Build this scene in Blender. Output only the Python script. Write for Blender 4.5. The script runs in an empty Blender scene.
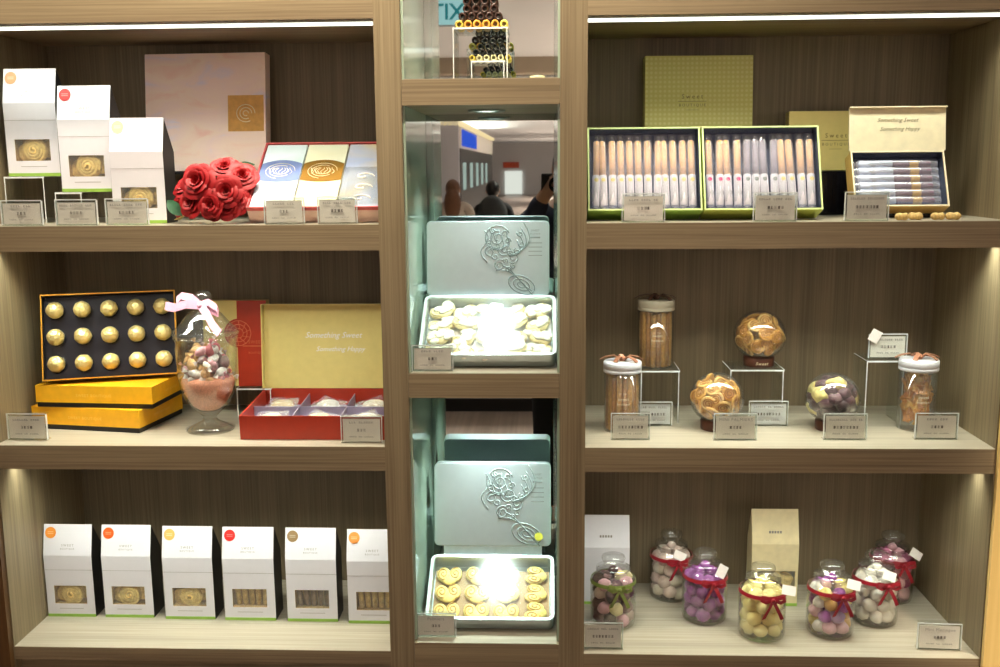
import bpy, bmesh, math, random
from mathutils import Matrix, Vector
random.seed(7)
R = math.radians
sc = bpy.context.scene
C = sc.collection

# ------------------------------------------------------------------ camera
EYE = 1.68
YAW, PITCH, ROLL, FPX = -0.0431, 0.1668, 0.0081, 998.24
CAM = Vector((0.0, -1.75, EYE))
def cam_basis():
    cy, sy, cp, sp = math.cos(YAW), math.sin(YAW), math.cos(PITCH), math.sin(PITCH)
    f = Vector((sy*cp, cy*cp, -sp)); r = Vector((cy, -sy, 0)); d = f.cross(r)
    cr, sr = math.cos(ROLL), math.sin(ROLL)
    return cr*r + sr*d, -sr*r + cr*d, f
CR, CD, CF = cam_basis()
cam = bpy.data.objects.new('camera', bpy.data.cameras.new('camera')); C.objects.link(cam)
m = Matrix((CR, -CD, -CF)).transposed().to_4x4(); m.translation = CAM
cam.matrix_world = m
cam.data.sensor_width = 36.0; cam.data.lens = FPX*36.0/1000.0
cam.data.clip_start = 0.005; cam.data.clip_end = 200
sc.camera = cam

# ------------------------------------------------------------------ world, exposure, lights
W = bpy.data.worlds.new('world'); sc.world = W; W.use_nodes = True
W.node_tree.nodes['Background'].inputs[0].default_value = (1.0, 0.93, 0.84, 1)
W.node_tree.nodes['Background'].inputs[1].default_value = 0.12
sc.view_settings.view_transform = 'Standard'; sc.view_settings.look = 'None'
sc.view_settings.gamma = 1.0; sc.view_settings.use_curve_mapping = False
sc.view_settings.exposure = 0.0

def area(name, loc, sx, sy, power, col, rot=(0, 0, 0), spread=180):
    l = bpy.data.lights.new(name, 'AREA'); l.shape = 'RECTANGLE'; l.size = sx; l.size_y = sy
    l.energy = power; l.color = col; l.spread = R(spread)
    o = bpy.data.objects.new(name, l); C.objects.link(o); o.location = loc; o.rotation_euler = rot
    return o
def spot(name, loc, power, col, cone, blend, radius, rot=(0, 0, 0)):
    l = bpy.data.lights.new(name, 'SPOT'); l.energy = power; l.color = col
    l.spot_size = R(cone); l.spot_blend = blend; l.shadow_soft_size = radius
    o = bpy.data.objects.new(name, l); C.objects.link(o); o.location = loc; o.rotation_euler = rot
    return o
def aim(o, p): o.rotation_euler = (Vector(p)-o.location).to_track_quat('-Z', 'Y').to_euler()
LED = (0.93, 1.0, 0.86); COOL = (0.80, 1.0, 0.95); WARM = (1.0, 0.89, 0.70)
# key shop light: downlights in the ceiling just in front of the cabinet (fixtures built further down)
DOWNLIGHTS = [(-0.75, -0.50), (-0.10, -0.50), (0.5, -0.50)]
aim(spot('side_panel_beam', (1.22, -1.10, 2.88), 430, WARM, 26, 1.0, .05), (1.12, 0, .75))
for x, y in DOWNLIGHTS:
    spot('downlight_beam', (x, y, 2.88), 125 if x < 0.3 else 34, WARM, 82, 1.0, 0.07, (R(44), 0, 0))
# added fill panels that brighten the shop and its mirror image
FILL_PANELS = [(-0.7, -2.6), (0.9, -2.6), (-0.7, -5.2), (0.9, -5.2), (1.6, -9.0), (1.6, -12.0)]
ADDED_FAR_PANELS = [(2.4, -17), (2.4, -26), (2.4, -36), (2.4, -48)]  # added corridor lamps, kept out of the mirror's view, lifting the reflected mall
for x, y in ADDED_FAR_PANELS:
    area('corridor_fill_light', (x, y, 2.90), 2.4, 2.4, 1100, (1.0, 0.95, 0.90), spread=140)
for x, y in FILL_PANELS:
    area('fill_panel_light', (x, y, 3.27), 1.1, 0.5, 10 if y > -3 else 50 if y > -6 else 330, (1.0, 0.93, 0.84), spread=100)

# ------------------------------------------------------------------ geometry of the cabinet (metres)
XL, XA, XB, XC, XD, XR = -1.014, -0.2873, -0.2417, 0.0306, 0.0770, 0.8045
DEP = 0.3236
S1, S2, S3 = EYE-0.1004, EYE-0.5043, EYE-0.9035
TH = 0.0455
TOPZ = 1.928

def at(px, py, Y):
    v = CF*FPX + CR*(px-500) + CD*(py-333.5)
    return CAM + v*((Y-CAM.y)/v.y)
def gx(px, Y, z):
    # x of the point at depth Y and height z that stands in image column px
    lo, hi = -3.0, 3.0
    for _ in range(40):
        mid = (lo+hi)/2; q = Vector((mid, Y, z))-CAM
        if 500+FPX*(q.dot(CR)/q.dot(CF)) < px: lo = mid
        else: hi = mid
    return (lo+hi)/2
def hgt(px, pt, pb, Y): return at(px, pt, Y).z-at(px, pb, Y).z

# ------------------------------------------------------------------ materials
def nodes(name):
    m = bpy.data.materials.new(name); m.use_nodes = True
    nt = m.node_tree; return m, nt, nt.nodes['Principled BSDF']
def srgb(c):
    c = [x/255.0 for x in c]
    return tuple(x/12.92 if x <= .04045 else ((x+.055)/1.055)**2.4 for x in c)+(1,)
def plain(name, col, rough=0.5, metal=0.0, noise=0.06, scale=60, bump=0.0, spec=0.5, coat=0.0, sub=0.0):
    m, nt, b = nodes(name)
    c = srgb(col)
    tc = nt.nodes.new('ShaderNodeTexCoord'); nz = nt.nodes.new('ShaderNodeTexNoise')
    nz.inputs['Scale'].default_value = scale; nz.inputs['Detail'].default_value = 3
    nt.links.new(tc.outputs['Object'], nz.inputs['Vector'])
    r = nt.nodes.new('ShaderNodeValToRGB')
    r.color_ramp.elements[0].position = .3; r.color_ramp.elements[1].position = .7
    r.color_ramp.elements[0].color = tuple(x*(1-noise) for x in c[:3])+(1,)
    r.color_ramp.elements[1].color = tuple(min(1, x*(1+noise)) for x in c[:3])+(1,)
    nt.links.new(nz.outputs['Fac'], r.inputs['Fac']); nt.links.new(r.outputs['Color'], b.inputs['Base Color'])
    b.inputs['Roughness'].default_value = rough; b.inputs['Metallic'].default_value = metal
    b.inputs['Specular IOR Level'].default_value = spec; b.inputs['Coat Weight'].default_value = coat
    if sub:
        b.inputs['Subsurface Weight'].default_value = sub; b.inputs['Subsurface Scale'].default_value = .004
    if bump:
        bp = nt.nodes.new('ShaderNodeBump'); bp.inputs['Strength'].default_value = bump; bp.inputs['Distance'].default_value = .002
        nt.links.new(nz.outputs['Fac'], bp.inputs['Height']); nt.links.new(bp.outputs['Normal'], b.inputs['Normal'])
    return m
def wood(name, a, b_, axis, scale=1.0, rough=0.42, spec=0.4):
    m, nt, b = nodes(name)
    tc = nt.nodes.new('ShaderNodeTexCoord'); mp = nt.nodes.new('ShaderNodeMapping')
    s = [260.0*scale]*3; s['xyz'.index(axis)] = 3.0*scale
    mp.inputs['Scale'].default_value = s
    nz = nt.nodes.new('ShaderNodeTexNoise'); nz.inputs['Scale'].default_value = 1.0; nz.inputs['Detail'].default_value = 4; nz.inputs['Roughness'].default_value = .6
    s2 = [34.0*scale]*3; s2['xyz'.index(axis)] = 1.0*scale
    mp2 = nt.nodes.new('ShaderNodeMapping'); mp2.inputs['Scale'].default_value = s2
    n2 = nt.nodes.new('ShaderNodeTexNoise'); n2.inputs['Scale'].default_value = 1.0; n2.inputs['Detail'].default_value = 3
    L = nt.links.new
    L(tc.outputs['Object'], mp.inputs['Vector']); L(mp.outputs[0], nz.inputs['Vector'])
    L(tc.outputs['Object'], mp2.inputs['Vector']); L(mp2.outputs[0], n2.inputs['Vector'])
    mx = nt.nodes.new('ShaderNodeMath'); mx.operation = 'MULTIPLY_ADD'; mx.inputs[1].default_value = .6
    m3 = nt.nodes.new('ShaderNodeMath'); m3.operation = 'MULTIPLY'; m3.inputs[1].default_value = .4
    L(n2.outputs['Fac'], m3.inputs[0]); L(nz.outputs['Fac'], mx.inputs[0]); L(m3.outputs[0], mx.inputs[2])
    r = nt.nodes.new('ShaderNodeValToRGB'); r.color_ramp.elements[0].position = .36; r.color_ramp.elements[1].position = .64
    r.color_ramp.elements[0].color = srgb(a); r.color_ramp.elements[1].color = srgb(b_)
    L(mx.outputs[0], r.inputs['Fac']); L(r.outputs['Color'], b.inputs['Base Color'])
    b.inputs['Roughness'].default_value = rough; b.inputs['Specular IOR Level'].default_value = spec
    bp = nt.nodes.new('ShaderNodeBump'); bp.inputs['Strength'].default_value = .12; bp.inputs['Distance'].default_value = .001
    L(mx.outputs[0], bp.inputs['Height']); L(bp.outputs['Normal'], b.inputs['Normal'])
    return m
def emit(name, col, strength):
    m = bpy.data.materials.new(name); m.use_nodes = True; nt = m.node_tree; nt.nodes.clear()
    e = nt.nodes.new('ShaderNodeEmission'); o = nt.nodes.new('ShaderNodeOutputMaterial')
    e.inputs[0].default_value = srgb(col); e.inputs[1].default_value = strength
    nt.links.new(e.outputs[0], o.inputs[0]); return m
def clear(name, tint=(250, 252, 250), gloss=0.10, haze=0.03, rough=0.03, edge=0.55, dif=(.85, .88, .87, 1)):
    # clear glass or acrylic sheet: see-through face on, more mirror-like at a glancing angle
    m = bpy.data.materials.new(name); m.use_nodes = True; nt = m.node_tree; nt.nodes.clear(); L = nt.links.new
    o = nt.nodes.new('ShaderNodeOutputMaterial'); t = nt.nodes.new('ShaderNodeBsdfTransparent'); t.inputs[0].default_value = srgb(tint)
    g = nt.nodes.new('ShaderNodeBsdfGlossy'); g.inputs['Roughness'].default_value = rough
    d = nt.nodes.new('ShaderNodeBsdfDiffuse'); d.inputs[0].default_value = dif
    lw = nt.nodes.new('ShaderNodeLayerWeight'); lw.inputs['Blend'].default_value = .35
    mr = nt.nodes.new('ShaderNodeMapRange'); mr.inputs['To Min'].default_value = gloss*.4; mr.inputs['To Max'].default_value = edge
    pw = nt.nodes.new('ShaderNodeMath'); pw.operation = 'POWER'; pw.inputs[1].default_value = 2.0
    a = nt.nodes.new('ShaderNodeMixShader'); b = nt.nodes.new('ShaderNodeMixShader'); b.inputs[0].default_value = haze
    L(lw.outputs['Facing'], pw.inputs[0]); L(pw.outputs[0], mr.inputs['Value']); L(mr.outputs[0], a.inputs[0])
    L(t.outputs[0], a.inputs[1]); L(g.outputs[0], a.inputs[2]); L(a.outputs[0], b.inputs[1]); L(d.outputs[0], b.inputs[2]); L(b.outputs[0], o.inputs[0])
    return m
def stretched_foil(name, col, rough=.25):
    m, nt, b = nodes(name); b.inputs['Base Color'].default_value = srgb(col); b.inputs['Metallic'].default_value = 1.0
    b.inputs['Roughness'].default_value = rough
    tc = nt.nodes.new('ShaderNodeTexCoord'); v = nt.nodes.new('ShaderNodeTexVoronoi'); v.inputs['Scale'].default_value = 220
    bp = nt.nodes.new('ShaderNodeBump'); bp.inputs['Strength'].default_value = .6; bp.inputs['Distance'].default_value = .002
    nt.links.new(tc.outputs['Object'], v.inputs['Vector']); nt.links.new(v.outputs['Distance'], bp.inputs['Height']); nt.links.new(bp.outputs['Normal'], b.inputs['Normal'])
    return m
def marble(name, cols, scale=9, axis_stretch=(1, 1, 2.2), rough=.45):
    m, nt, b = nodes(name); L = nt.links.new
    tc = nt.nodes.new('ShaderNodeTexCoord'); mp = nt.nodes.new('ShaderNodeMapping'); mp.inputs['Scale'].default_value = axis_stretch
    nz = nt.nodes.new('ShaderNodeTexNoise'); nz.inputs['Scale'].default_value = scale; nz.inputs['Detail'].default_value = 5; nz.inputs['Distortion'].default_value = .8
    r = nt.nodes.new('ShaderNodeValToRGB')
    els = r.color_ramp.elements
    while len(els) < len(cols): els.new(.5)
    for i, c in enumerate(cols):
        els[i].position = .3+.4*i/(len(cols)-1); els[i].color = srgb(c)
    L(tc.outputs['Object'], mp.inputs[0]); L(mp.outputs[0], nz.inputs['Vector']); L(nz.outputs['Fac'], r.inputs['Fac']); L(r.outputs['Color'], b.inputs['Base Color'])
    b.inputs['Roughness'].default_value = rough
    return m
def dotted(name, a, b_, pitch):
    # paper printed with a regular grid of soft pale dots (object x/z)
    m, nt, b = nodes(name); L = nt.links.new
    tc = nt.nodes.new('ShaderNodeTexCoord'); mp = nt.nodes.new('ShaderNodeMapping'); mp.inputs['Scale'].default_value = (1/pitch,)*3
    sx = nt.nodes.new('ShaderNodeSeparateXYZ'); L(tc.outputs['Object'], mp.inputs[0]); L(mp.outputs[0], sx.inputs[0])
    def f(sock):
        fr = nt.nodes.new('ShaderNodeMath'); fr.operation = 'FRACT'; L(sock, fr.inputs[0])
        s = nt.nodes.new('ShaderNodeMath'); s.operation = 'SUBTRACT'; s.inputs[1].default_value = .5; L(fr.outputs[0], s.inputs[0])
        q = nt.nodes.new('ShaderNodeMath'); q.operation = 'MULTIPLY'; L(s.outputs[0], q.inputs[0]); L(s.outputs[0], q.inputs[1]); return q.outputs[0]
    ad = nt.nodes.new('ShaderNodeMath'); ad.operation = 'ADD'; L(f(sx.outputs['X']), ad.inputs[0]); L(f(sx.outputs['Z']), ad.inputs[1])
    r = nt.nodes.new('ShaderNodeValToRGB'); r.color_ramp.elements[0].position = .03; r.color_ramp.elements[1].position = .16
    r.color_ramp.elements[0].color = srgb(b_); r.color_ramp.elements[1].color = srgb(a)
    L(ad.outputs[0], r.inputs['Fac']); L(r.outputs['Color'], b.inputs['Base Color']); b.inputs['Roughness'].default_value = .45
    return m

M = {}
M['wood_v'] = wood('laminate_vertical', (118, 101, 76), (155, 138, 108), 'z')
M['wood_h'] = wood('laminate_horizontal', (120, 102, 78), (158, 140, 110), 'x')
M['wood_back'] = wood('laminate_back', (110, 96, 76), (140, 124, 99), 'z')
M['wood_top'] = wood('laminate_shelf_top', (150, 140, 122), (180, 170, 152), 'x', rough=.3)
M['maple'] = wood('maple_panel', (228, 190, 112), (244, 210, 138), 'z', scale=.35)
M['brown'] = wood('brown_panel', (84, 56, 28), (110, 76, 40), 'z', scale=.5)
M['dark'] = plain('black_card', (26, 23, 24), .5)
M['black_gloss'] = plain('black_gloss', (18, 16, 20), .18)
M['led'] = emit('led_diffuser', (250, 255, 240), 2.6)
M['lamp'] = emit('downlight_lens', (235, 255, 250), 9.0)
M['panel_emit'] = emit('panel_diffuser', (255, 244, 228), 2.5)
M['steel'] = plain('brushed_steel', (176, 176, 172), .32, 1.0)
M['tin'] = plain('satin_tin', (204, 214, 216), .34, .75, noise=.02)
M['tin_line'] = plain('tin_engraving', (128, 136, 134), .5, 0.0)
M['green_glass'] = plain('mint_back_painted_glass', (172, 190, 170), .07, 0, noise=.02, scale=3, spec=.8)
M['mirror'] = plain('mirror_silver', (196, 204, 202), .015, 1.0, noise=0)
M['clear'] = clear('clear_glass', gloss=.12, haze=.015)
M['acrylic'] = clear('clear_acrylic', gloss=.10, haze=.012, edge=.40)
M['film'] = clear('wrapping_film', gloss=.55, haze=.17, rough=.14, edge=.8, dif=(.76, .76, .95, 1))
M['tintglass'] = clear('jar_glass', (252, 252, 251), gloss=.22, haze=.014, edge=.7)
M['acr_edge'] = plain('acrylic_edge', (226, 228, 228), .2)
M['white'] = plain('white_paper', (226, 223, 230), .5, noise=.01)
M['card'] = plain('card_paper', (240, 230, 224), .6, noise=.01)
M['ink'] = plain('grey_ink', (146, 138, 134), .6)
M['ink_d'] = plain('dark_ink', (106, 98, 92), .6)
M['green'] = plain('lime_paper', (150, 190, 80), .45)
M['gold'] = stretched_foil('gold_foil', (246, 222, 150), .42); M['gold'].node_tree.nodes['Principled BSDF'].inputs['Metallic'].default_value = .6
M['goldpaper'] = plain('gold_paper', (214, 194, 122), .38, .15, noise=.03)
M['cream'] = plain('cream_paper', (236, 220, 184), .45)
M['yellow'] = plain('amber_paper', (240, 176, 28), .42)
M['red'] = plain('red_paper', (170, 48, 26), .42)
M['pinkred'] = plain('coral_paper', (208, 84, 84), .45)
M['pinkpaper'] = marble('pink_marbled_paper', [(248, 202, 188), (252, 224, 208), (250, 220, 212), (232, 220, 238)], 9)
M['palepink'] = marble('pale_pink_paper', [(228, 190, 176), (236, 206, 196)], 30)
M['olive'] = dotted('olive_dotted_paper', (204, 192, 118), (216, 206, 144), .0088)
M['wax'] = plain('biscuit_gold', (240, 202, 128), .55, noise=.22, scale=130, bump=.25)
M['biscuit'] = plain('biscuit_brown', (198, 136, 62), .6, noise=.25, scale=140, bump=.3)
M['sugar'] = plain('icing_sugar', (244, 238, 226), .8, noise=.05, scale=160, bump=.3)
M['choc'] = plain('chocolate', (60, 30, 18), .4, noise=.2)
M['blackroll'] = plain('black_sesame', (26, 30, 26), .45)
M['orange_roll'] = plain('orange_wafer', (238, 168, 64), .5)
M['cream_roll'] = plain('cream_wafer', (236, 228, 176), .5)
M['yellow_roll'] = plain('yellow_wafer', (226, 206, 84), .5)
M['rose'] = plain('rose_petal', (164, 12, 20), .55, noise=.12, scale=30)
M['leaf'] = plain('rose_leaf', (46, 92, 60), .5)
M['ribbon'] = plain('red_satin', (150, 26, 40), .28, spec=.6)
M['pinkribbon'] = plain('pink_satin', (222, 158, 178), .3)
M['copper'] = plain('copper_satin', (176, 120, 92), .35, .3)
M['olive_ribbon'] = plain('olive_satin', (120, 130, 62), .35)

# ------------------------------------------------------------------ mesh builder
class MB:
    def __init__(s): s.bm = bmesh.new(); s.mi = 0; s.M = Matrix(); s.sm = False
    def add(s, vs, fs, smooth=None):
        bv = [s.bm.verts.new(s.M @ Vector(v)) for v in vs]
        for f in fs:
            try: q = s.bm.faces.new([bv[i] for i in f])
            except ValueError: continue
            q.material_index = s.mi; q.smooth = s.sm if smooth is None else smooth
        return s
    def box(s, x0, x1, y0, y1, z0, z1):
        v = [(x0,y0,z0),(x1,y0,z0),(x1,y1,z0),(x0,y1,z0),(x0,y0,z1),(x1,y0,z1),(x1,y1,z1),(x0,y1,z1)]
        return s.add(v, [(0,3,2,1),(4,5,6,7),(0,1,5,4),(1,2,6,5),(2,3,7,6),(3,0,4,7)], False)
    def quad(s, a, b, c, d): return s.add([a, b, c, d], [(0, 1, 2, 3)], False)
    def prism(s, poly, a0, a1, axis='y'):
        # poly in (u, v); extruded along axis. y: (u,z); x: (y,z); z: (x,y)
        n = len(poly)
        def P(u, v, a): return {'y': (u, a, v), 'x': (a, u, v), 'z': (u, v, a)}[axis]
        vs = [P(u, v, a0) for u, v in poly]+[P(u, v, a1) for u, v in poly]
        fs = [tuple(range(n)), tuple(range(2*n-1, n-1, -1))]+[(i, i+n, (i+1) % n+n, (i+1) % n) for i in range(n)]
        return s.add(vs, fs, False)
    def lathe(s, prof, n=28, smooth=True, cap=True):
        vs, fs = [], []
        for r, z in prof:
            for i in range(n):
                a = 2*math.pi*i/n; vs.append((r*math.cos(a), r*math.sin(a), z))
        for j in range(len(prof)-1):
            for i in range(n):
                k = (i+1) % n; fs.append((j*n+i, j*n+k, (j+1)*n+k, (j+1)*n+i))
        if cap:
            if prof[0][0] > 1e-5: fs.append(tuple(range(n-1, -1, -1)))
            if prof[-1][0] > 1e-5: fs.append(tuple(range((len(prof)-1)*n, len(prof)*n)))
        return s.add(vs, fs, smooth)
    def tube(s, pts, r, n=8, smooth=True, closed=False, flat=1.0):
        pts = [Vector(p) for p in pts]; N = len(pts)
        if not isinstance(r, (list, tuple)): r = [r]*N
        vs, fs = [], []; up = Vector((0, 0, 1))
        t0 = (pts[1]-pts[0]).normalized()
        if abs(t0.dot(up)) > .9: up = Vector((1, 0, 0))
        for i, p in enumerate(pts):
            if closed: t = (pts[(i+1) % N]-pts[i-1]).normalized()
            else: t = (pts[min(i+1, N-1)]-pts[max(i-1, 0)]).normalized()
            u = (up-t*up.dot(t))
            if u.length < 1e-6: u = t.orthogonal()
            u.normalize(); w = t.cross(u); up = u
            for k in range(n):
                a = 2*math.pi*k/n; vs.append(p+u*(r[i]*flat*math.cos(a))+w*(r[i]*math.sin(a)))
        rng = N if closed else N-1
        for i in range(rng):
            for k in range(n):
                a, b = i*n, ((i+1) % N)*n; l = (k+1) % n; fs.append((a+k, a+l, b+l, b+k))
        if not closed: fs += [tuple(range(n-1, -1, -1)), tuple(range((N-1)*n, N*n))]
        return s.add(vs, fs, smooth)
    def ball(s, c, r, sc_=(1, 1, 1), n=14, m=9, rib=0, ribd=.1, tip=0):
        vs, fs = [], []; c = Vector(c)
        for j in range(m+1):
            ph = math.pi*j/m; z = math.cos(ph); q = math.sin(ph)
            for i in range(n):
                a = 2*math.pi*i/n; k = 1+(ribd*math.cos(rib*a)*q if rib else 0)
                zz = z*(1+tip*max(0, z)**6)
                vs.append(c+Vector((r*q*k*math.cos(a)*sc_[0], r*q*k*math.sin(a)*sc_[1], r*zz*sc_[2])))
        for j in range(m):
            for i in range(n):
                k = (i+1) % n; fs.append((j*n+i, (j+1)*n+i, (j+1)*n+k, j*n+k))
        s.add(vs, fs, True); bmesh.ops.remove_doubles(s.bm, verts=s.bm.verts[-len(vs):], dist=1e-6) if False else None
        return s
    def strip(s, pts, wv, t=0.0006):
        # flat ribbon through pts, wv = width vector or list of them
        pts = [Vector(p) for p in pts]; N = len(pts)
        wv = [Vector(wv)]*N if not isinstance(wv, list) else [Vector(w) for w in wv]
        vs, fs = [], []
        for i, p in enumerate(pts):
            tg = (pts[min(i+1, N-1)]-pts[max(i-1, 0)]).normalized(); nn = tg.cross(wv[i]).normalized()*t
            vs += [p-wv[i]/2-nn, p+wv[i]/2-nn, p+wv[i]/2+nn, p-wv[i]/2+nn]
        for i in range(N-1):
            a, b = 4*i, 4*i+4
            for k in range(4): l = (k+1) % 4; fs.append((a+k, a+l, b+l, b+k))
        fs += [(3, 2, 1, 0), (4*N-4, 4*N-3, 4*N-2, 4*N-1)]
        return s.add(vs, fs, False)
    def text(s, body, size, x, z, y=0.0, align='CENTER', shear=0.0, track=1.0, off=0.0):
        cu = bpy.data.curves.new('t', 'FONT'); cu.body = body; cu.size = size; cu.align_x = align; cu.shear = shear
        cu.space_character = track; cu.offset = off; cu.resolution_u = 2
        o = bpy.data.objects.new('t', cu); C.objects.link(o)
        dg = bpy.context.evaluated_depsgraph_get(); dg.update()
        me = bpy.data.meshes.new_from_object(o.evaluated_get(dg))
        vs = [(v.co.x+x, y, v.co.y+z) for v in me.vertices]; fs = [tuple(p.vertices) for p in me.polygons]
        bpy.data.objects.remove(o); bpy.data.curves.remove(cu); bpy.data.meshes.remove(me)
        return s.add(vs, fs, False)
    def disc(s, x, z, y, r, n=20):
        return s.add([(x+r*math.cos(2*math.pi*i/n), y, z+r*math.sin(2*math.pi*i/n)) for i in range(n)], [tuple(range(n))], False)
    def mesh(s, name, mats):
        bmesh.ops.remove_doubles(s.bm, verts=s.bm.verts, dist=1e-7)
        me = bpy.data.meshes.new(name); s.bm.to_mesh(me); s.bm.free()
        for m_ in (mats if isinstance(mats, (list, tuple)) else [mats]): me.materials.append(m_)
        return me
    def build(s, name, mats, parent=None, bevel=0):
        o = bpy.data.objects.new(name, s.mesh(name, mats)); C.objects.link(o); o.parent = parent
        if bevel:
            b = o.modifiers.new('bevel', 'BEVEL'); b.width = bevel; b.segments = 2; b.limit_method = 'ANGLE'
        return o
def tag(o, label, cat, group=None):
    o['label'] = label; o['category'] = cat
    if group: o['group'] = group
    return o
def thing(name, label, cat, loc=(0, 0, 0), rot=(0, 0, 0), group=None):
    o = bpy.data.objects.new(name, None); C.objects.link(o); o.empty_display_size = .02
    o.location = loc; o.rotation_euler = rot; return tag(o, label, cat, group)
def structure(name, mb, mats):
    o = mb.build(name, mats); o['kind'] = 'structure'; return o
def copy_tree(root, loc, rot, label, group=None):
    r = root.copy(); C.objects.link(r); r.location = loc; r.rotation_euler = rot; r['label'] = label
    if group: r['group'] = group
    for ch in list(root.children):
        c = ch.copy(); C.objects.link(c); c.parent = r
        for g in list(ch.children):
            d = g.copy(); C.objects.link(d); d.parent = c
    return r
# ================================================================== room
structure('floor', MB().box(-8, 8, -56, 1.2, -.05, 0), wood('floor_boards', (138, 118, 106), (178, 156, 142), 'y', scale=.12, rough=.35))
structure('ceiling', MB().box(-8, 8, -13.2, 1.2, 3.30, 3.40), plain('ceiling_paint', (228, 234, 238), .8, noise=.02, scale=1))
structure('trim_1', MB().box(-8, 8, -13.6, -13.2, 3.06, 3.40), plain('bulkhead_brown', (176, 162, 142), .7, scale=2))
structure('ceiling_1', MB().box(-8, 8, -56, -13.6, 2.95, 3.05), plain('ceiling_paint_far', (228, 234, 240), .8, noise=.02, scale=1))
structure('wall_back', MB().box(-8, 8, -56.2, -56, 0, 3.3), plain('end_wall', (222, 220, 220), .8, scale=.5))
structure('wall_front', MB().box(-8, 8, DEP+.03, DEP+.15, 0, 3.3), plain('shop_wall', (150, 132, 108), .8))
# the panels the shelving is let into, left and right
structure('wall_left', MB().prism([(XL-.55, DEP), (XL-.55, -.014), (XL-.002, -.014), (XL-.002, -.0008), (XL-.0188, -.0008), (XL-.0188, DEP)], 0, 3.3, 'z'), M['brown'])
structure('wall_right', MB().prism([(XR+.55, DEP), (XR+.55, -.010), (XR+.002, -.010), (XR+.002, -.0008), (XR+.0188, -.0008), (XR+.0188, DEP)], 0, 3.3, 'z'), M['maple'])

# ================================================================== shelving
def bay(name, x0, x1, label):
    t = thing(name, label, 'shelving', ((x0+x1)/2, 0, 0)); cx = (x0+x1)/2
    h = (x1-x0)/2
    MB().box(-h-(.018 if x0 < -.5 else -.001), h+(-.001 if x0 < -.5 else .018), DEP, DEP+.018, .02, 2.25).build('back_panel', M['wood_back'], t)
    side = -1 if x0 < -.5 else 1
    xs = (-h-.018, -h) if side < 0 else (h, h+.018)
    MB().box(xs[0], xs[1], 0, DEP, .02, 2.25).build('side_panel', M['wood_v'], t)
    MB().box(-h, h, 0, DEP, TOPZ, 2.25).build('top_fascia', M['wood_h'], t)
    for k, z in enumerate((S1, S2, S3)):
        th = TH if k < 2 else .026
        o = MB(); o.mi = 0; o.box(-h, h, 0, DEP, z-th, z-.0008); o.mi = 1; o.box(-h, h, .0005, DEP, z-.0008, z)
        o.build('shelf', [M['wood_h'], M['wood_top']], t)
    MB().box(-h, h, .02, DEP, .02, S3-.03).build('base_cabinet', M['wood_h'], t)
    for zu in (TOPZ, S1-TH, S2-TH):
        MB().box(-h+.002, h-.002, .040, .076, zu-.0012, zu).build('light_strip', M['led'], t)
        area('shelf_light', (cx, .058, zu-.003), x1-x0-.003, .03, {TOPZ: 1.35, S1-TH: 2.0, S2-TH: 1.5}[zu], LED, (0, 0, 0), 112)
    return t
bay('shelving_bay', XL, XA, 'left taupe wood shelving bay holding bags, truffles and gift boxes')
bay('shelving_bay', XD, XR, 'right taupe wood shelving bay holding glass jars and wrapped biscuit boxes')

N1T, N1B = at(490, 78, 0).z, at(490, 104.5, 0).z
N2T, N2B = at(490, 373.5, 0).z, at(490, 398, 0).z
N3T = at(490, 643.5, 0).z
nc = thing('niche_cabinet', 'narrow central wood niche unit with mirrored back and mint glass sides', 'cabinet', ((XA+XD)/2, 0, 0))
ox = (XA+XD)/2
MB().box(XA-ox, XB-ox, 0, DEP, .02, 2.25).build('post', M['wood_v'], nc)
MB().box(XC-ox, XD-ox, 0, DEP, .02, 2.25).build('post', M['wood_v'], nc)
MB().box(XB-ox, XB-ox+.004, .014, DEP-.006, .9*0+N3T, 2.2).build('side_glass', M['green_glass'], nc)
MB().box(XC-ox-.004, XC-ox, .014, DEP-.006, N3T, 2.2).build('side_glass', M['green_glass'], nc)
MB().box(XB-ox, XC-ox, DEP-.004, DEP, N3T, 2.2).build('mirror', M['mirror'], nc)
MB().box(XA-ox+.0005, XD-ox-.0005, DEP, DEP+.018, .02, 2.25).build('back_panel', M['wood_back'], nc)
for a, b in ((N1B, N1T), (N2B, N2T), (.02, N3T)):
    o = MB(); o.box(XB-ox+.0005, XC-ox-.0005, .0005, DEP-.0045, a, b-.001); o.mi = 1; o.box(XB-ox+.0045, XC-ox-.0045, .001, DEP-.0045, b-.001, b)
    sh = o.build('shelf', [M['wood_h'], M['wood_top']], nc)
MB().box(XB-ox, XC-ox, 0, DEP-.005, 2.17, 2.25).build('top_fascia', M['wood_h'], nc)
def niche_lamp(zu, watts):
    px = -.105; py = .17
    o = MB(); o.M = Matrix.Translation((px-ox, py, zu))
    ring = [(.026, -.004), (.034, -.004), (.036, 0), (.026, 0), (.026, -.004)]
    o.lathe(ring, 32, True, False); r = o.build('downlight', M['steel'], nc)
    q = MB(); q.M = Matrix.Translation((px-ox, py, zu)); q.lathe([(0.0005, -.0015), (.026, -.0015)], 32, False, False)
    q.build('lens', M['lamp'], r)
    spot('niche_light', (px, py, zu-.006), watts, COOL, 96, 1.0, .02)
niche_lamp(2.17, 6); niche_lamp(N1B, 14); niche_lamp(N2B, 20)

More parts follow.
